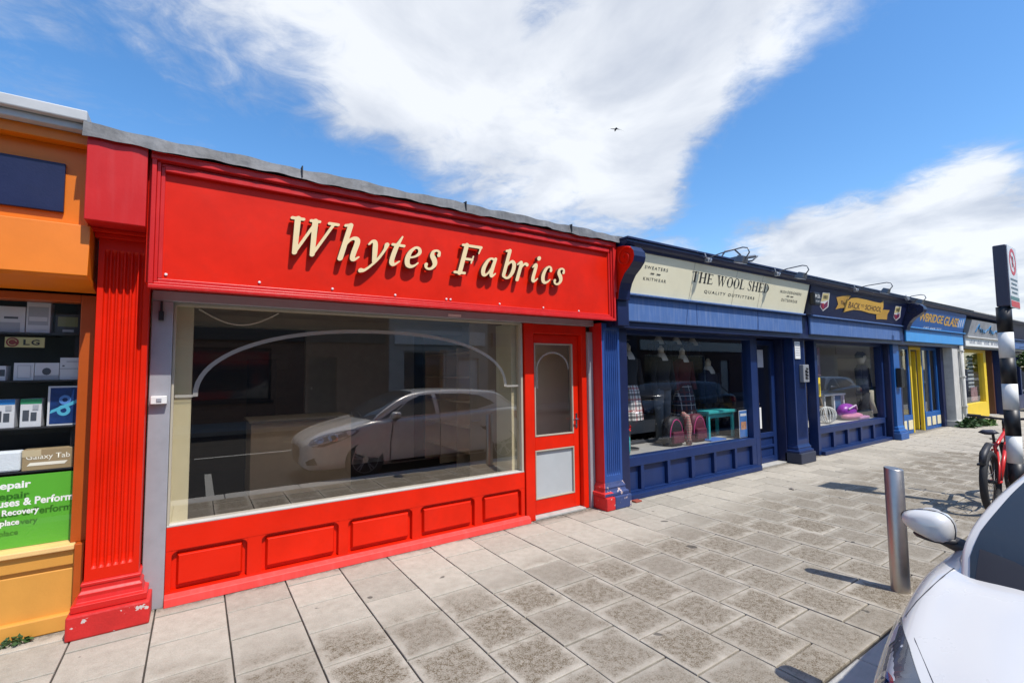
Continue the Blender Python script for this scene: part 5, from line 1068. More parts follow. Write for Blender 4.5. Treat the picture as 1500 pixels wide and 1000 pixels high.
def cabin_section(x):
    zr = float(cinterp(ROOF, x)[0]); wb, zbl = [float(v) for v in cinterp(BASE, x)]
    H = max(.02, zr-zbl); f = min(1, H/.43); wr = wb-.225*f**1.5
    pts = [(0, zbl-.08), (wb*.9, zbl-.08), (wb, zbl), (wb-.05*f, zbl+H*.33), (wb-.115*f, zbl+H*.64), (wr+.045*f, zbl+H*.835), (wr-.01, zbl+H*.93), (wr*.82, zbl+H*.972), (wr*.45, zbl+H*.995), (0, zr)]
    return [(float(p[0]), float(p[1])) for p in catmull([(a, b, 0) for a, b in pts], 4)]
def evaluated(o):
    dg = bpy.context.evaluated_depsgraph_get(); return bpy.data.meshes.new_from_object(o.evaluated_get(dg))
def poly_grid(poly, step):
    """Triangulated fine fill of a 2-D polygon: outline plus inner grid by repeated subdivision."""
    bm = bmesh.new(); n = len(poly); vsx = []
    for i in range(n):
        a, b = np.array(poly[i], float), np.array(poly[(i+1) % n], float); k = max(1, int(np.hypot(*(b-a))/step))
        for t in range(k): vsx.append(bm.verts.new((*(a+(b-a)*t/k), 0)))
    f = bm.faces.new(vsx); bmesh.ops.triangulate(bm, faces=[f]); 
    for _ in range(5):
        es = [e for e in bm.edges if e.calc_length() > step*1.7 and not e.is_boundary]
        if not es: break
        bmesh.ops.subdivide_edges(bm, edges=es, cuts=1); bmesh.ops.triangulate(bm, faces=bm.faces)
    bm.verts.index_update(); v = [tuple(q.co) for q in bm.verts]; fs = [tuple(q.index for q in f_.verts) for f_ in bm.faces]; bm.free(); return v, fs
class Skin:
    def __init__(s, objs):
        v = []; f = []
        for o in objs:
            n = len(v); v += [q.co.copy() for q in o.data.vertices]; f += [[i+n for i in p.vertices] for p in o.data.polygons]
        s.t = BVHTree.FromPolygons(v, f)
    def patch(s, poly, axis, mat, name, parent, off=.003, step=.04, mirror=False, side=1, dirv=None, smooth=True):
        """Lay a polygon on the skin. axis 'y': poly in (x,z) cast from the side; 'z': (x,y) from above; 'x': (y,z) from the front."""
        v, f = poly_grid(poly, step); out = []
        for a, b, _ in v:
            if axis == 'y': o, d = Vector((a, 2*side, b)), Vector((0, -side, 0))
            elif axis == 'z': o, d = Vector((a, b, 3)), Vector((0, 0, -1))
            elif axis == 'x': o, d = Vector((-2, a, b)), Vector((1, 0, 0))
            else: o, d = Vector((7, a, b)), Vector((-1, 0, 0))
            if dirv is not None: d = Vector(dirv).normalized(); u, w = patch_frame(d); o = u*a+w*b-d*6
            h, n, i, dist = s.t.ray_cast(o, d)
            if h is None: h, n, i, dist = s.t.find_nearest(o+d*(2 if dirv is None else 6))
            out.append(h-d*off)
        if mirror: out = [Vector((p.x, -p.y, p.z)) for p in out]
        return MB().add(out, f).build(name, mat, parent, local=True, smooth=smooth)
def patch_frame(d):
    u = d.cross(Vector((0, 0, 1))).normalized(); return u, u.cross(d).normalized()
def proj2(P, d):
    d = Vector(d).normalized(); u, w = patch_frame(d); return (Vector(P).dot(u), Vector(P).dot(w))
SEAM = paint('shut_line', (.03, .03, .035), .6); LAMPIN = paint('lamp_inner', (.16, .17, .19), .22, .15, 12, metal=.5); LAMPGL = glass('lamp_lens', tint=(.92, .95, 1.0), f0=0.06); REDL = paint('tail_lamp_red', (.35, .01, .01), .1, spec=.8)
SCP = [(.79, 0), (.80, .30), (.85, .50), (.94, .64), (1.01, .70), (1.12, .70), (1.08, .60), (1.0, .45), (.955, .25), (.94, 0)]
WSP = [(.79, 0), (.80, .30), (.85, .50), (.93, .64), (1.0, .71), (1.10, .725), (1.20, .71), (1.40, .655), (1.62, .585), (1.78, .52), (1.84, .48), (1.87, .3), (1.885, 0)]
def build_car(loc, body_mat, label, detail=True):
    car = empty('parked_car', loc, label, 'car', 'cars parked along the kerb')
    xs = list(np.concatenate([np.linspace(0, .2, 9), np.linspace(.25, 1.3, 27), np.linspace(1.38, 3.9, 38), np.linspace(3.95, 4.29, 12)]))
    vs, fs = loft([lower_section(x) for x in xs], xs); body = MB().add(vs, fs).build('body', body_mat, car, local=True, smooth=True)
    for xw in (.90, 3.55):
        c = MB().lathe([(.345, -1.2), (.345, 1.2)], (xw, 0, .315), 'y', 40).build('cutter', body_mat, None)
        md = body.modifiers.new('b', 'BOOLEAN'); md.operation = 'DIFFERENCE'; md.object = c; md.solver = 'EXACT'
        me = evaluated(body); body.modifiers.clear(); body.data = me; bpy.data.objects.remove(c)
    body.data.shade_smooth(); body.data.set_sharp_from_angle(angle=math.radians(48))
    bpy.context.view_layer.update()
    xs2 = list(np.linspace(.78, 1.9, 34))+list(np.linspace(1.95, 3.5, 26))+list(np.linspace(3.53, 4.05, 14))
    vs, fs = loft([cabin_section(x) for x in xs2], xs2)
    vs = [(x+.18*(abs(y)/.78)**2*min(1, max(0, (1.5-x)/.7)), y, z) for x, y, z in vs]; cab_ = MB().add(vs, fs).build('cabin', body_mat, car, local=True, smooth=True)
    sk = Skin([body, cab_]); skc = Skin([cab_])
    # glazing
    ws = skc.patch(WSP+[(a, -b) for a, b in WSP[-2:0:-1]], 'z', CARGLASS, 'windscreen', car, off=.005, step=.028)
    skc.patch(SCP+[(a, -b) for a, b in SCP[-2:0:-1]], 'z', DARKPL, 'scuttle_panel', ws, off=.007, step=.028)
    if detail:
        def wiper(pts): return MB().tube([Vector(skc.t.ray_cast(Vector((a, b, 3)), Vector((0, 0, -1)))[0])+Vector((0, 0, .018)) for a, b in pts], .008, 6)
        wiper([(.94, .55), (.98, .25), (1.0, -.05)]).build('wiper', BLACK, ws, local=True); wiper([(.93, -.1), (.99, -.35), (1.03, -.6)]).build('wiper', BLACK, ws, local=True)
    skc.patch([(3.63, -.42), (3.63, .42), (3.88, .46), (3.88, -.46)], 'z', CARGLASS, 'rear_window', car, off=.004, step=.05)
    for sd in (1, -1):
        mr = sd < 0
        skc.patch([(1.33, .955), (2.16, .985), (2.14, 1.315), (1.93, 1.30), (1.70, 1.215)], 'y', CARGLASS, 'front_side_window', car, off=.004, mirror=mr)
        skc.patch([(2.24, .99), (3.02, 1.02), (3.42, 1.10), (3.34, 1.16), (3.10, 1.265), (2.80, 1.305), (2.22, 1.318)], 'y', CARGLASS, 'rear_side_window', car, off=.004, mirror=mr)
        skc.patch([(1.17, .935), (1.29, .95), (1.60, 1.165), (1.56, 1.165)], 'y', CARGLASS, 'quarter_light', car, off=.004, mirror=mr)
        sk.patch([(1.30, .24), (1.315, .24), (1.315, .55), (1.36, .86), (1.345, .86), (1.30, .55)], 'y', SEAM, 'door_seam', car, off=.002, mirror=mr)
        sk.patch([(2.21, .22), (2.222, .22), (2.222, .92), (2.21, .92)], 'y', SEAM, 'door_seam', car, off=.002, mirror=mr)
        sk.patch([(3.02, .70), (3.16, .60), (3.30, .93), (3.288, .93), (3.15, .625), (3.03, .715)], 'y', SEAM, 'door_seam', car, off=.002, mirror=mr)
        sk.patch([(1.33, .215), (3.12, .215), (3.12, .26), (1.33, .26)], 'y', DARKPL, 'sill_trim', car, off=.004, mirror=mr)
        for xh in (2.03, 2.93):
            mb = MB(); y_ = sd*.893; mb.tube([(xh-.09, y_-.01*sd, .79), (xh-.06, y_+.022*sd, .795), (xh+.06, y_+.022*sd, .805), (xh+.09, y_-.01*sd, .81)], .013, 8); mb.build('door_handle', body_mat, car, local=True, smooth=True)
        # headlamp: dark housing on the skin, bright reflectors, clear lens on top
        dl = (.55, -.62*1, -.56); hp = [(.80, .862, .782), (.74, .872, .74), (.60, .868, .69), (.44, .855, .640), (.26, .81, .585), (.13, .73, .56), (.10, .62, .575), (.14, .56, .625), (.26, .60, .70), (.42, .68, .755), (.58, .76, .79), (.70, .82, .805), (.77, .85, .80)]
        po_ = [proj2(p, dl) for p in hp]; hl = sk.patch(po_, 'd', LAMPIN, 'headlamp', car, off=.002, step=.03, dirv=dl, mirror=mr)
        cxp = np.mean(po_, axis=0)
        def shr(ps, k, c=None): c = np.mean(ps, axis=0) if c is None else c; return [tuple(c+(np.array(p)-c)*k) for p in ps]
        rear = [proj2(p, dl) for p in [(.765, .858, .775), (.70, .868, .738), (.62, .866, .715), (.60, .80, .775), (.68, .82, .80), (.75, .845, .795)]]
        sk.patch(shr(rear, .88), 'd', WHITE, 'indicator_lens', hl, off=.0045, step=.03, dirv=dl, mirror=mr)
        for (c3, r3) in (((.42, .79, .69), .075), ((.24, .72, .64), .062)):
            c2_ = proj2(c3, dl); o1 = [(c2_[0]+r3*1.0*math.cos(a), c2_[1]+r3*.8*math.sin(a)) for a in np.linspace(0, 2*math.pi, 25)[:-1]]
            b_ = sk.patch(o1, 'd', CHROME, 'reflector', hl, off=.005, step=.04, dirv=dl, mirror=mr); sk.patch(shr(o1, .68), 'd', paint('lamp_projector', (.02, .022, .03), .05), 'projector', hl, off=.0065, step=.04, dirv=dl, mirror=mr)
        sk.patch(shr(po_, 1.02), 'd', LAMPGL, 'lamp_cover', hl, off=.011, step=.03, dirv=dl, mirror=mr)
        rim_ = po_+[po_[0]]; 
        edge = shr(po_, 1.035); n_ = len(po_)
        for k in range(n_):
            if k in (4, 5, 6): continue
        # bonnet shut line, fog lamp, tail lamp
        line = [(.79, .835), (.9, .80), (1.0, .775), (1.08, .765)]
        L_ = [Vector(sk.t.ray_cast(Vector((a, b, 3)), Vector((0, 0, -1)))[0])+Vector((0, 0, .0005)) for a, b in [(.74, .825), (.82, .815), (.9, .80), (1.0, .785), (1.1, .775)]]
        MB().tube([(p.x, p.y*sd, p.z) for p in L_], .0022, 6).build('bonnet_seam', SEAM, car, local=True)
        df = (.85, -.5, 0.0); fg = [proj2(p, df) for p in [(.1, .76, .40), (.1, .56, .33), (.1, .60, .28), (.1, .80, .29)]]
        sk.patch(fg, 'd', DARKPL, 'fog_lamp_recess', car, off=.003, dirv=df, mirror=mr)
        dt = (-.75, -.65, 0.0); tl = [proj2(p, dt) for p in [(3.78, .86, .93), (3.80, .86, .80), (4.1, .79, .74), (4.22, .62, .78), (4.2, .62, .92), (4.05, .78, .96)]]
        sk.patch(tl, 'd', REDL, 'tail_lamp', car, off=.004, dirv=dt, mirror=mr)
        # door mirror
        mv = []; mf = []; prof = [(-.075, .55), (-.05, .86), (-.01, 1.0), (.03, .98), (.06, .84), (.068, .72)]
        nn = 20; cy, cz = .925, 1.012
        for dx, k in prof:
            for q in range(nn):
                a = 2*math.pi*q/nn; ca, sa = math.cos(a), math.sin(a); ex = math.copysign(abs(ca)**.72, ca); ez = math.copysign(abs(sa)**.8, sa)
                tap = 1.12-.55*(ex*.5+.5)**1.4      # narrower towards the tip
                mv.append((1.38+dx+.02*(1-k)-.05*ex*.0, sd*(cy+.094*k*ex), cz+.066*k*ez*tap-.022*(1-(ex*.5+.5))))
        for j in range(len(prof)-1):
            for q in range(nn): mf.append((j*nn+q, j*nn+(q+1) % nn, (j+1)*nn+(q+1) % nn, (j+1)*nn+q))
        mf += [tuple(range(nn))[::-1], tuple(range(5*nn, 6*nn))]
        mo = MB().add(mv, mf).build('door_mirror', body_mat, car, local=True, smooth=True)
        MB().ball((1.39, sd*.90, .945), (.055, .085, .022), 12).build('mirror_base', DARKPL, mo, local=True, smooth=True)
        MB().tube([(1.40, sd*.74, .90), (1.40, sd*.82, .925), (1.39, sd*.90, .955)], [.045, .034, .030], 8).build('mirror_stalk', DARKPL, mo, local=True, smooth=True)
        MB().tube([(1.375+.0, sd*(cy+.095*math.copysign(abs(math.cos(a))**.72, math.cos(a))), cz+.0665*math.copysign(abs(math.sin(a))**.8, math.sin(a))*(1.12-.55*(math.copysign(abs(math.cos(a))**.72, math.cos(a))*.5+.5)**1.4)-.022*(1-(math.copysign(abs(math.cos(a))**.72, math.cos(a))*.5+.5))) for a in np.linspace(0, 2*math.pi, 41)], .0022, 5).build('mirror_joint', SEAM, mo, local=True)
        MB().lathe([(.06, 1.449), (.06, 1.4495)], (0, sd*.925, 1.0), 'x', 16).build('mirror_glass', CHROME, mo, local=True)
        # wheels
        for xw in (.90, 3.55):
            y_ = sd*.775; prof = [(.2, -.10), (.285, -.105), (.308, -.085), (.314, -.04), (.314, .04), (.308, .085), (.285, .105), (.215, .095)]
            w = MB().lathe(prof, (xw, y_, .315), 'y', 36).build('wheel', RUBBER, car, local=True, smooth=True)
            rm = MB(); rm.lathe([(.212, .02*sd), (.214, .098*sd), (.20, .10*sd), (.195, .05*sd), (.19, .02*sd)], (xw, y_, .315), 'y', 36)
            for k in range(5):
                for q in (-.13, .13):
                    a = 2*math.pi*k/5+.3; rm.tube([(xw+.04*math.cos(a), y_+.085*sd, .315+.04*math.sin(a)), (xw+.20*math.cos(a+q), y_+.085*sd, .315+.20*math.sin(a+q))], .016, 6)
            rm.lathe([(.05, .05*sd), (.05, .098*sd)], (xw, y_, .315), 'y', 16); rm.build('rim', paint('alloy', (.42, .43, .45), .3, metal=.9), w, local=True)
            MB().lathe([(.14, -.01*sd), (.14, .02*sd)], (xw, y_, .315), 'y', 24).build('brake_disc', DARKPL, w, local=True)
    sk.patch([(-.30, .53), (.30, .53), (.34, .40), (.24, .25), (-.24, .25), (-.34, .40)], 'x', DARKPL, 'grille', car, off=.004)
    MB().box(.9-.36, .9+.36, -.66, .66, .28, .74).build('wheel_liner', BLACK, car, local=True); MB().box(3.55-.36, 3.55+.36, -.66, .66, .28, .74).build('wheel_liner', BLACK, car, local=True)
    Lf = [Vector(sk.t.ray_cast(Vector((a, b, 3)), Vector((0, 0, -1)))[0]) for a, b in [(.74, .825), (.60, .76), (.45, .68), (.30, .60), (.17, .50), (.11, .36), (.09, .18), (.085, 0)]]; Lf = Lf+[Vector((p.x, -p.y, p.z)) for p in Lf[-2::-1]]
    MB().tube(Lf, .0013, 6).build('bonnet_front_seam', SEAM, car, local=True)
    MB().box(3.42, 3.60, -.50, .50, 1.318, 1.338).build('spoiler', body_mat, car, local=True, bevel=.008)
    return car
white_car = build_car((1.40, -4.34, -.11), CARWHITE, 'white hatchback parked at the kerb beside the steel bollard')
def copy_tree(o, parent=None):
    c = o.copy(); COL.objects.link(c); c.parent = parent
    for ch in list(o.children): copy_tree(ch, c)
    return c
def repaint(o, a, b):
    for ch in o.children:
        if ch.type == 'MESH' and any(m_ is a for m_ in ch.data.materials):
            ch.data = ch.data.copy()
            for i, m_ in enumerate(ch.data.materials):
                if m_ is a: ch.data.materials[i] = b
        repaint(ch, a, b)
for xw, mt_, lb in ((8.9, CARDARK, 'dark hatchback parked at the kerb behind the striped pole'), (17.6, CARSILVER, 'silver hatchback parked at the kerb opposite the blue glass shop')):
    c = copy_tree(white_car); c.location.x = xw; c['label'] = lb; repaint(c, CARWHITE, mt_)

# ------------------------------------------------------------------ bird
bp = CAM + ray(902, 190).normalized()*26
bird = empty('bird', bp, 'dark bird gliding high in the sky above the shops', 'bird')
mb = MB(); right = _R; up = _U; fw = _f
def bpnt(a, b, c=0): return bp+(right*a+up*b+fw*c)*1.35
mb.add([bpnt(-.36, -.03), bpnt(-.20, .06, .08), bpnt(-.03, .05, .1), bpnt(0, .0, -.08), bpnt(-.05, -.01, -.1), bpnt(-.18, .01, -.06)], [(0, 1, 2, 3, 4, 5)]); mb.add([bpnt(.33, -.09), bpnt(.22, .03, .08), bpnt(.03, .05, .1), bpnt(0, .0, -.08), bpnt(.05, -.01, -.1), bpnt(.19, -.04, -.06)], [(0, 5, 4, 3, 2, 1)])
mb.build('wings', paint('bird_dark', (.02, .02, .025), .8), bird)
MB().tube([bpnt(0, -.06, -.22), bpnt(.0, .0, -.1), bpnt(0, .03, .06), bpnt(0.02, .05, .2), bpnt(.02, .05, .27)], [.02, .045, .05, .03, .008], 8).build('body', paint('bird_dark', (.02, .02, .025)), bird, smooth=True)

# ------------------------------------------------------------------ window displays
def plaid(name, ground, stripes, scale):
    """Tartan: crossing bands of colour. stripes: (offset, width, colour, strength)."""
    if name in MATS: return MATS[name]
    mt = bpy.data.materials.new(name); mt.use_nodes = True; nt = mt.node_tree; N = nt.nodes.new; L = nt.links.new; p = nt.nodes['Principled BSDF']; p.inputs['Roughness'].default_value = .85
    geo = N('ShaderNodeNewGeometry'); sp = N('ShaderNodeSeparateXYZ'); L(geo.outputs['Position'], sp.inputs[0]); last = None
    rgb = N('ShaderNodeRGB'); rgb.outputs[0].default_value = (*ground, 1); last = rgb.outputs[0]
    def M(op, a, b):
        n = N('ShaderNodeMath'); n.operation = op
        for i, v in enumerate((a, b)):
            if isinstance(v, (int, float)): n.inputs[i].default_value = v
            else: L(v, n.inputs[i])
        return n.outputs[0]
    for ax in (0, 2):
        fr = M('FRACT', M('MULTIPLY', sp.outputs[ax], scale), 0.0)
        for off, w, c, st in stripes:
            m_ = M('MULTIPLY', M('LESS_THAN', M('ABSOLUTE', M('SUBTRACT', fr, off), 0), w), st)
            mx = N('ShaderNodeMix'); mx.data_type = 'RGBA'; L(m_, mx.inputs['Factor']); L(last, mx.inputs['A']); mx.inputs['B'].default_value = (*c, 1); last = mx.outputs['Result']
    L(last, p.inputs['Base Color']); MATS[name] = mt; return mt
TARTAN1 = plaid('white_tartan', (.70, .67, .63), [(.2, .11, (.02, .02, .025), .75), (.5, .035, (.02, .02, .02), .8), (.75, .09, (.35, .02, .02), .6)], 6.5)
TARTAN2 = plaid('navy_tartan', (.012, .015, .035), [(.3, .04, (.5, .5, .52), .7), (.7, .10, (.08, .012, .02), .7)], 7)
SKINW = paint('mannequin_cream', (.62, .58, .50), .6, .04); CLOTHD = paint('black_cloth', (.012, .013, .018), .9, .3, 20, bump=.2, bscale=120); CLOTHN = paint('navy_cloth', (.012, .018, .05), .9, .3, 20, bump=.2, bscale=120); CLOTHR = paint('maroon_cloth', (.07, .008, .012), .9, .3, 20, bump=.2, bscale=120); CLOTHG = paint('grey_cloth', (.10, .115, .13), .9, .2, 20); CLOTHE = paint('dark_green_cloth', (.008, .035, .025), .9, .2, 20)
def elliptic(rings, n=20):
    vs = []; fs = []
    for cx, cy, cz, rx, ry in rings:
        for k in range(n): a = 2*math.pi*k/n; vs.append((cx+rx*math.cos(a), cy+ry*math.sin(a), cz))
    for j in range(len(rings)-1):
        for k in range(n): fs.append((j*n+k, j*n+(k+1) % n, (j+1)*n+(k+1) % n, (j+1)*n+k))
    fs += [tuple(range(n))[::-1], tuple(range((len(rings)-1)*n, len(rings)*n))]; return vs, fs
def mannequin(px, py, Y, label, top, bottom, skirt, floor=.5, sleeves=True, s=1.0, collar=True):
    q = PX(px, py, Y); x, y, z = q.x, q.y, q.z
    r = empty('mannequin', (x, y, floor), label, 'mannequin', 'headless mannequins in the wool shop window')
    v, f = elliptic([(x, y, z-.10*s, .062*s, .055*s), (x, y, z-.06*s, .045*s, .045*s), (x, y, z-.01*s, .043*s, .043*s), (x, y, z+.03*s, .046*s, .046*s), (x, y, z+.05*s, .026*s, .026*s), (x, y, z+.075*s, .018*s, .018*s)], 14); MB().add(v, f).build('neck', SKINW, r, smooth=True)
    if collar:
        v, f = elliptic([(x, y-.01, z-.16*s, .12*s, .085*s), (x, y-.01, z-.10*s, .085*s, .07*s), (x, y, z-.045*s, .055*s, .052*s)], 14); MB().add(v, f).build('collar', WHITE, r)
    v, f = elliptic([(x, y, z-.60*s, .165*s, .11*s), (x, y, z-.42*s, .135*s, .09*s), (x, y, z-.26*s, .175*s, .105*s), (x, y, z-.17*s, .19*s, .09*s), (x, y, z-.12*s, .14*s, .075*s), (x, y, z-.095*s, .075*s, .06*s)]); MB().add(v, f).build('jacket', top, r, smooth=True)
    if sleeves:
        for sd in (-1, 1): MB().tube([(x+sd*.17*s, y, z-.16*s), (x+sd*.215*s, y-.01, z-.36*s), (x+sd*.225*s, y-.05, z-.60*s)], [.062*s, .05*s, .042*s], 10).build('sleeve', top, r, smooth=True)
    if skirt:
        n = 36; rings = []; zs_ = [z-.52*s, z-.60*s, z-.75*s, z-1.0*s]; rr = [.135, .165, .19, .215]; v = []; f = []
        for zz, r0 in zip(zs_, rr):
            for k in range(n): a = 2*math.pi*k/n; q_ = r0*s*(1+(.035 if k % 2 else -.02)*(zs_[0]-zz)/(.5*s)); v.append((x+q_*math.cos(a), y+q_*.8*math.sin(a), zz))
        for j in range(3):
            for k in range(n): f.append((j*n+k, j*n+(k+1) % n, (j+1)*n+(k+1) % n, (j+1)*n+k))
        MB().add(v, f).build('skirt', bottom, r)
    else:
        for sd in (-1, 1): MB().tube([(x+sd*.08*s, y, z-.58*s), (x+sd*.085*s, y, z-.85*s), (x+sd*.08*s, y, max(floor+.02, z-1.35*s))], [.085*s, .07*s, .06*s], 10).build('trouser_leg', bottom, r, smooth=True)
    MB().tube([(x, y, z-.6*s), (x, y, floor)], .012, 8).lathe([(.13, floor), (.13, floor+.012)], (x, y, 0), 'z', 18).build('stand', STEEL, r)
PLAT = paint('grey_display_platform', (.34, .33, .31), .7, .1)
BX('display_platform', PLAT, wool, (4.5, 7.4, .13, .95, .38, .495), (4.5, 7.4, .96, 1.7, .60, .80), bevel=0.004)
BX('display_platform', paint('pale_platform', (.5, .48, .44), .7, .1), school, (9.64, 12.7, .13, 1.4, .38, .485), bevel=0.004)
BX('front_post', NAVYD, wool, (4.40, 4.5, .12, .14, .5, 2.1), bevel=0)
mannequin(919, 510, .45, 'mannequin in dark top and white tartan skirt at the pilaster end of window', CLOTHD, TARTAN1, True)
mannequin(968, 513, .55, 'mannequin in black jacket and grey trousers behind the maroon backpack', CLOTHD, CLOTHG, False)
mannequin(999, 516, .60, 'mannequin in maroon top and navy tartan skirt', CLOTHR, TARTAN2, True)
mannequin(1037, 532, .70, 'mannequin in bulky navy hooded coat behind the teal stool', CLOTHN, CLOTHD, False, s=1.12)
mannequin(964, 491, 1.3, 'raised mannequin behind the one in grey trousers', CLOTHD, CLOTHD, False, floor=.8)
mannequin(990, 492, 1.3, 'raised mannequin behind the one in maroon top', CLOTHD, CLOTHD, False, floor=.8)
mannequin(1014, 494, 1.3, 'raised mannequin standing closest to the shop door', CLOTHN, CLOTHD, False, floor=.8)
def backpack(px, py, Y, label, m1, m2, w=.34, h=.42, d=.18):
    q = PX(px, py, Y); x, y, z = q.x, q.y, .497
    r = empty('backpack', (x, y, z), label, 'backpack'); v = []; f = []
    prof = [(0, .92), (.06, 1.0), (.25, 1.0), (.33, .94), (.39, .74), (.42, .40)]
    n = 24
    for zz, k in prof:
        for i in range(n): a = 2*math.pi*i/n; ca, sa = math.cos(a), math.sin(a); v.append((x+w/2*k*math.copysign(abs(ca)**.6, ca), y+d/2*k*math.copysign(abs(sa)**.6, sa), z+zz*h/.42))
    for j in range(len(prof)-1):
        for i in range(n): f.append((j*n+i, j*n+(i+1) % n, (j+1)*n+(i+1) % n, (j+1)*n+i))
    f += [tuple(range(n))[::-1], tuple(range(5*n, 6*n))]; MB().add(v, f).build('body', m1, r, smooth=True)
    MB().box(x-w*.36, x+w*.36, y-d*.5-.035, y-d*.5+.02, z+.04, z+h*.50).build('front_pocket', m2, r, bevel=.02)
    MB().tube([(x-w*.42*math.cos(t), y-d*.42, z+h*.32+h*.58*math.sin(t)) for t in np.linspace(0, math.pi, 16)], .008, 6).build('zip', paint('pink_zip', (.5, .06, .2)), r)
    MB().tube([(x-.05, y+.0, z+h*.97), (x-.03, y, z+h*1.08), (x+.03, y, z+h*1.08), (x+.05, y, z+h*.97)], .011, 6).build('grab_handle', BLACK, r); return r
BAGM = paint('maroon_bag', (.10, .012, .03), .6, .3, 20); BAGB = paint('black_bag', (.015, .014, .018), .6, .3, 20)
backpack(985, 640, .30, 'black and maroon backpack with pink tag in wool shop window', BAGB, BAGM); backpack(1019, 636, .36, 'maroon backpack standing against the teal stool', BAGM, BAGM)
q = PX(1003, 640, .22)
tag(MB().tube([(q.x-.04, q.y, .96), (q.x+.03, q.y-.02, .90), (q.x+.05, q.y-.03, .75), (q.x+.03, q.y-.03, .60), (q.x+.06, q.y-.03, .51)], [.035, .05, .055, .05, .045], 10).build('scarf', plaid('floral_scarf', (.5, .36, .30), [(.2, .1, (.4, .03, .06), .8), (.6, .12, (.05, .04, .04), .7)], 26), smooth=True), 'patterned pink scarf draped between the two backpacks', 'scarf')
q0, q1 = PX(1029, 600, .35), PX(1070, 600, .35)
stl = empty('stool', ((q0.x+q1.x)/2, .4, .5), 'small teal painted stool in the wool shop window', 'stool')
BX('seat', TEAL, stl, (q0.x, q1.x, .24, .62, .90, .945), bevel=.008); BX('apron', TEAL, stl, (q0.x+.05, q1.x-.05, .29, .31, .83, .899), (q0.x+.05, q1.x-.05, .55, .57, .83, .899), bevel=.003)
for a in (q0.x+.03, q1.x-.075):
    for b in (.27, .545): BX('leg', TEAL, stl, (a, a+.045, b, b+.045, .497, .899), bevel=.005)
ps = tag(BX('poster', paint('poster_blue', (.05, .16, .42), .4, .3, 9), None, (7.17, 7.38, .07, .075, .52, .93), bevel=0), 'blue poster with small pictures in the wool shop window corner', 'poster')
BX('border', WHITE, ps, (7.16, 7.39, .0755, .077, .51, .94), bevel=0); BX('picture', paint('poster_pic', (.45, .22, .12), .5, .6, 40), ps, (7.20, 7.35, .0685, .0695, .64, .76), bevel=0); BX('heading', PALEINK, ps, (7.19, 7.36, .0685, .0695, .85, .89), bevel=0)
tag(BX('flyer', paint('flyer_blue', (.04, .14, .45), .5, .2, 9), None, (6.55, 6.95, .17, .38, .4955, .515), bevel=.002), 'blue flyer lying flat below the teal stool', 'flyer')
q = PX(916, 606, .22); vase = empty('flower_bottle', (q.x, q.y, .5), 'teal bottle with red flower beside the white tartan skirt', 'ornament')
MB().lathe([(.05, .497), (.055, .55), (.055, .70), (.03, .76), (.03, .80)], (q.x, q.y, 0), 'z', 14).build('bottle', TEAL, vase, smooth=True); leaves((q.x, q.y, .84), (.075, .06, .035), 60, .045, 21).build('petals', paint('red_petal', (.6, .015, .015), .6), vase)
for x0, x1, z0, z1, lb in ((7.72, 7.80, 1.12, 1.62, 'pale blue strip sticker on the wool shop door pane'), (7.74, 7.92, .60, .95, 'white paper notice low on the wool shop door pane'), (7.80, 8.05, 1.62, 1.92, 'grey paper high on the wool shop door pane')):
    tag(BX('door_notice', WHITE if z0 < 1.6 else INTGREY, None, (x0, x1, .128, .132, z0, z1), bevel=0), lb, 'notice')
# school window
tag(BX('yellow_sticker', YELLOW, None, (9.66, 9.86, .03, .034, 1.06, 1.42), bevel=0), 'yellow vertical sticker inside the school shop window edge', 'sticker')
pp = tag(BX('poster', paint('dull_pink_poster', (.20, .10, .15), .6, .5, 10), None, (9.70, 10.1, .12, .124, 1.45, 2.0), bevel=0), 'dull pink poster hanging above the yellow sticker', 'poster'); BX('picture', paint('dull_grey_pic', (.3, .25, .28), .6, .5, 20), pp, (9.75, 10.05, .1175, .1185, 1.65, 1.85), bevel=0)
ea = empty('wooden_easel', (10.5, .5, .486), 'slim wooden easel leaning in the school shop window', 'easel'); TIM = paint('pale_timber', (.40, .30, .20), .6, .15, 12)
for pts in ([(10.15, .45, 1.42), (10.30, .40, .487)], [(10.62, .45, 1.42), (10.86, .38, .487)]): MB().tube(pts, .016, 6).build('leg', TIM, ea)
MB().tube([(10.15, .45, 1.42), (10.62, .45, 1.42)], .014, 6).build('crossbar', TIM, ea); MB().tube([(10.24, .43, .80), (10.78, .41, .80)], .014, 6).build('crossbar', TIM, ea)
wt = empty('white_table', (11.5, .9, .486), 'small white table with blue side panel in school shop window', 'table')
BX('top', WHITE, wt, (11.0, 12.0, .45, .85, 1.0, 1.04), bevel=.004); BX('side_panel', paint('blue_panel', (.03, .12, .25)), wt, (11.52, 11.80, .47, .50, .49, .999), bevel=0)
for a in (11.02, 11.46, 11.93): BX('leg', WHITE, wt, (a, a+.05, .465, .515, .486, .999), bevel=.003)
PURP = paint('purple_plastic', (.35, .05, .45), .35, .2, 10); PKB = paint('pink_cloth_bag', (.55, .16, .30), .6, .2, 12)
q = PX(1240, 600, .35); pb = empty('purple_backpack', (q.x, q.y, .486), 'shiny purple school bag lying on its side', 'bag')
MB().ball((q.x, q.y, .66), (.30, .16, .17), 18).build('body', PURP, pb, smooth=True); MB().tube([(q.x-.2, q.y-.12, .72), (q.x, q.y-.18, .80), (q.x+.18, q.y-.13, .70)], .018, 6).build('strap', paint('pale_lilac', (.6, .45, .62)), pb)
q = PX(1252, 607, .28); pk = empty('pink_satchel', (q.x, q.y, .486), 'flat pink satchel in front of the purple school bag', 'bag')
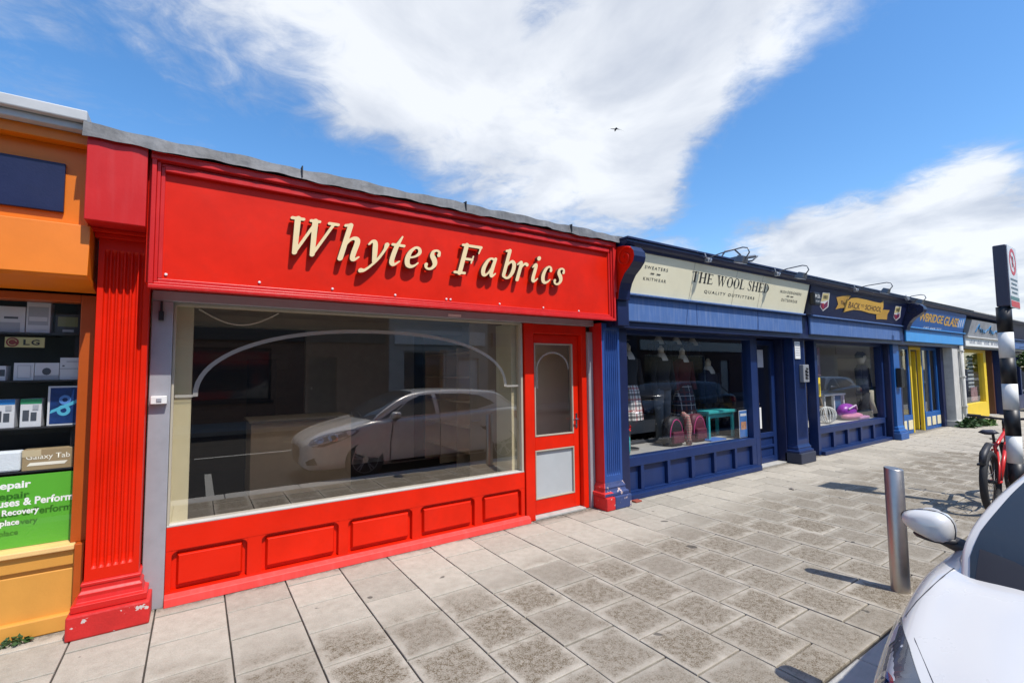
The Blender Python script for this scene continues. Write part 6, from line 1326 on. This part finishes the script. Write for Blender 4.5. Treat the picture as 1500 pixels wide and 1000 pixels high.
MB().ball((q.x-.15, q.y, .56), (.42, .15, .075), 18).build('body', PKB, pk, smooth=True); MB().box(q.x-.15, q.x+.35, q.y-.16, q.y+.02, .488, .55).build('pocket', paint('lilac_pink', (.5, .22, .42)), pk, bevel=.02)
q = PX(1276, 608, .30); tc_ = tag(MB().ball((q.x, q.y, .56), (.22, .13, .08), 16).build('teal_pencil_case', TEAL, smooth=True), 'teal pencil case beside the pink satchel', 'pencil case')
q = PX(1212, 614, .25); bs = empty('wire_basket', (q.x, q.y, .486), 'round white wire ball ornament by the easel foot', 'ornament')
for k in range(9): MB().tube([(q.x+.16*math.sin(t)*math.cos(k*.35), q.y+.16*math.sin(t)*math.sin(k*.35), .66+.16*math.cos(t)) for t in np.linspace(0, 2*math.pi, 25)], .008, 5).build('hoop', WHITE, bs)
def clothed(px, py, Y, label, top, bottom, face, s=1.0, arms=True, cat='mannequin', head=True):
    q = PX(px, py, Y); x, y, z = q.x, q.y, q.z; r = empty('dressed_mannequin', (x, y, .486), label, cat)
    if head:
        v, f = elliptic([(x, y, z-.13*s, .05*s, .05*s), (x, y, z-.09*s, .06*s, .065*s), (x, y-.01, z, .078*s, .095*s), (x, y, z+.07*s, .075*s, .09*s), (x, y, z+.115*s, .04*s, .05*s)], 16); MB().add(v, f).build('head', face, r, smooth=True)
        v, f = elliptic([(x, y+.012, z+.0*s, .09*s, .105*s), (x, y+.012, z+.08*s, .088*s, .105*s), (x, y+.01, z+.14*s, .05*s, .06*s)], 16); MB().add(v, f).build('hat', top, r, smooth=True)
    v, f = elliptic([(x, y, z-.80*s, .18*s, .12*s), (x, y, z-.55*s, .17*s, .11*s), (x, y, z-.32*s, .205*s, .115*s), (x, y, z-.23*s, .20*s, .10*s), (x, y, z-.16*s, .10*s, .075*s)]); MB().add(v, f).build('coat', top, r, smooth=True)
    for sd in (-1, 1): MB().tube([(x+sd*.19*s, y, z-.24*s), (x+sd*.25*s, y-.02, z-.48*s), (x+sd*.22*s, y-.08, z-.74*s)], [.07*s, .058*s, .048*s], 10).build('sleeve', bottom if not head else top, r, smooth=True)
    MB().tube([(x, y, z-.78*s), (x, y, .487)], [.14*s, .10*s], 12).build('lower_garment', bottom if head else top, r, smooth=True)
clothed(1261, 524, .32, 'masked mannequin in navy hat and coat in school shop window', CLOTHN, CLOTHD, SKINW, s=1.0)
clothed(1279, 556, .21, 'dark green varsity jacket with cream sleeves on a stand', CLOTHE, paint('cream_cloth', (.42, .38, .28), .9), SKINW, s=1.0, head=False, cat='jacket')

tag(BX('brick_fragment', paint('red_brick_fragment', (.30, .06, .035), .9, .3, 30, bump=.4), None, (4.44, 4.55, -.20, -.12, 0, .022), bevel=.008), 'small red brick fragment on the paving beside the chipped plinth', 'brick')
for x_, y_, a_, lb in ((14.6, -1.35, .4, 'flattened grey litter lying on the paving before the blue glass shop'), (6.6, -.95, 1.0, 'small dark leaf on the paving below the wool shop door')):
    lt = tag(MB().add([(-.16, -.05, .004), (.1, -.07, .012), (.17, .03, .005), (-.08, .06, .022), (0, 0, .03)], [(0, 1, 4), (1, 2, 4), (2, 3, 4), (3, 0, 4)]).build('litter' if x_ > 10 else 'leaf', paint('litter_grey', (.14, .12, .11), .8)), lb, 'litter' if x_ > 10 else 'leaf')
    lt.location = (x_, y_, 0); lt.rotation_euler.z = a_; lt.scale = (1, 1, 1) if x_ > 10 else (.28, .4, .8)
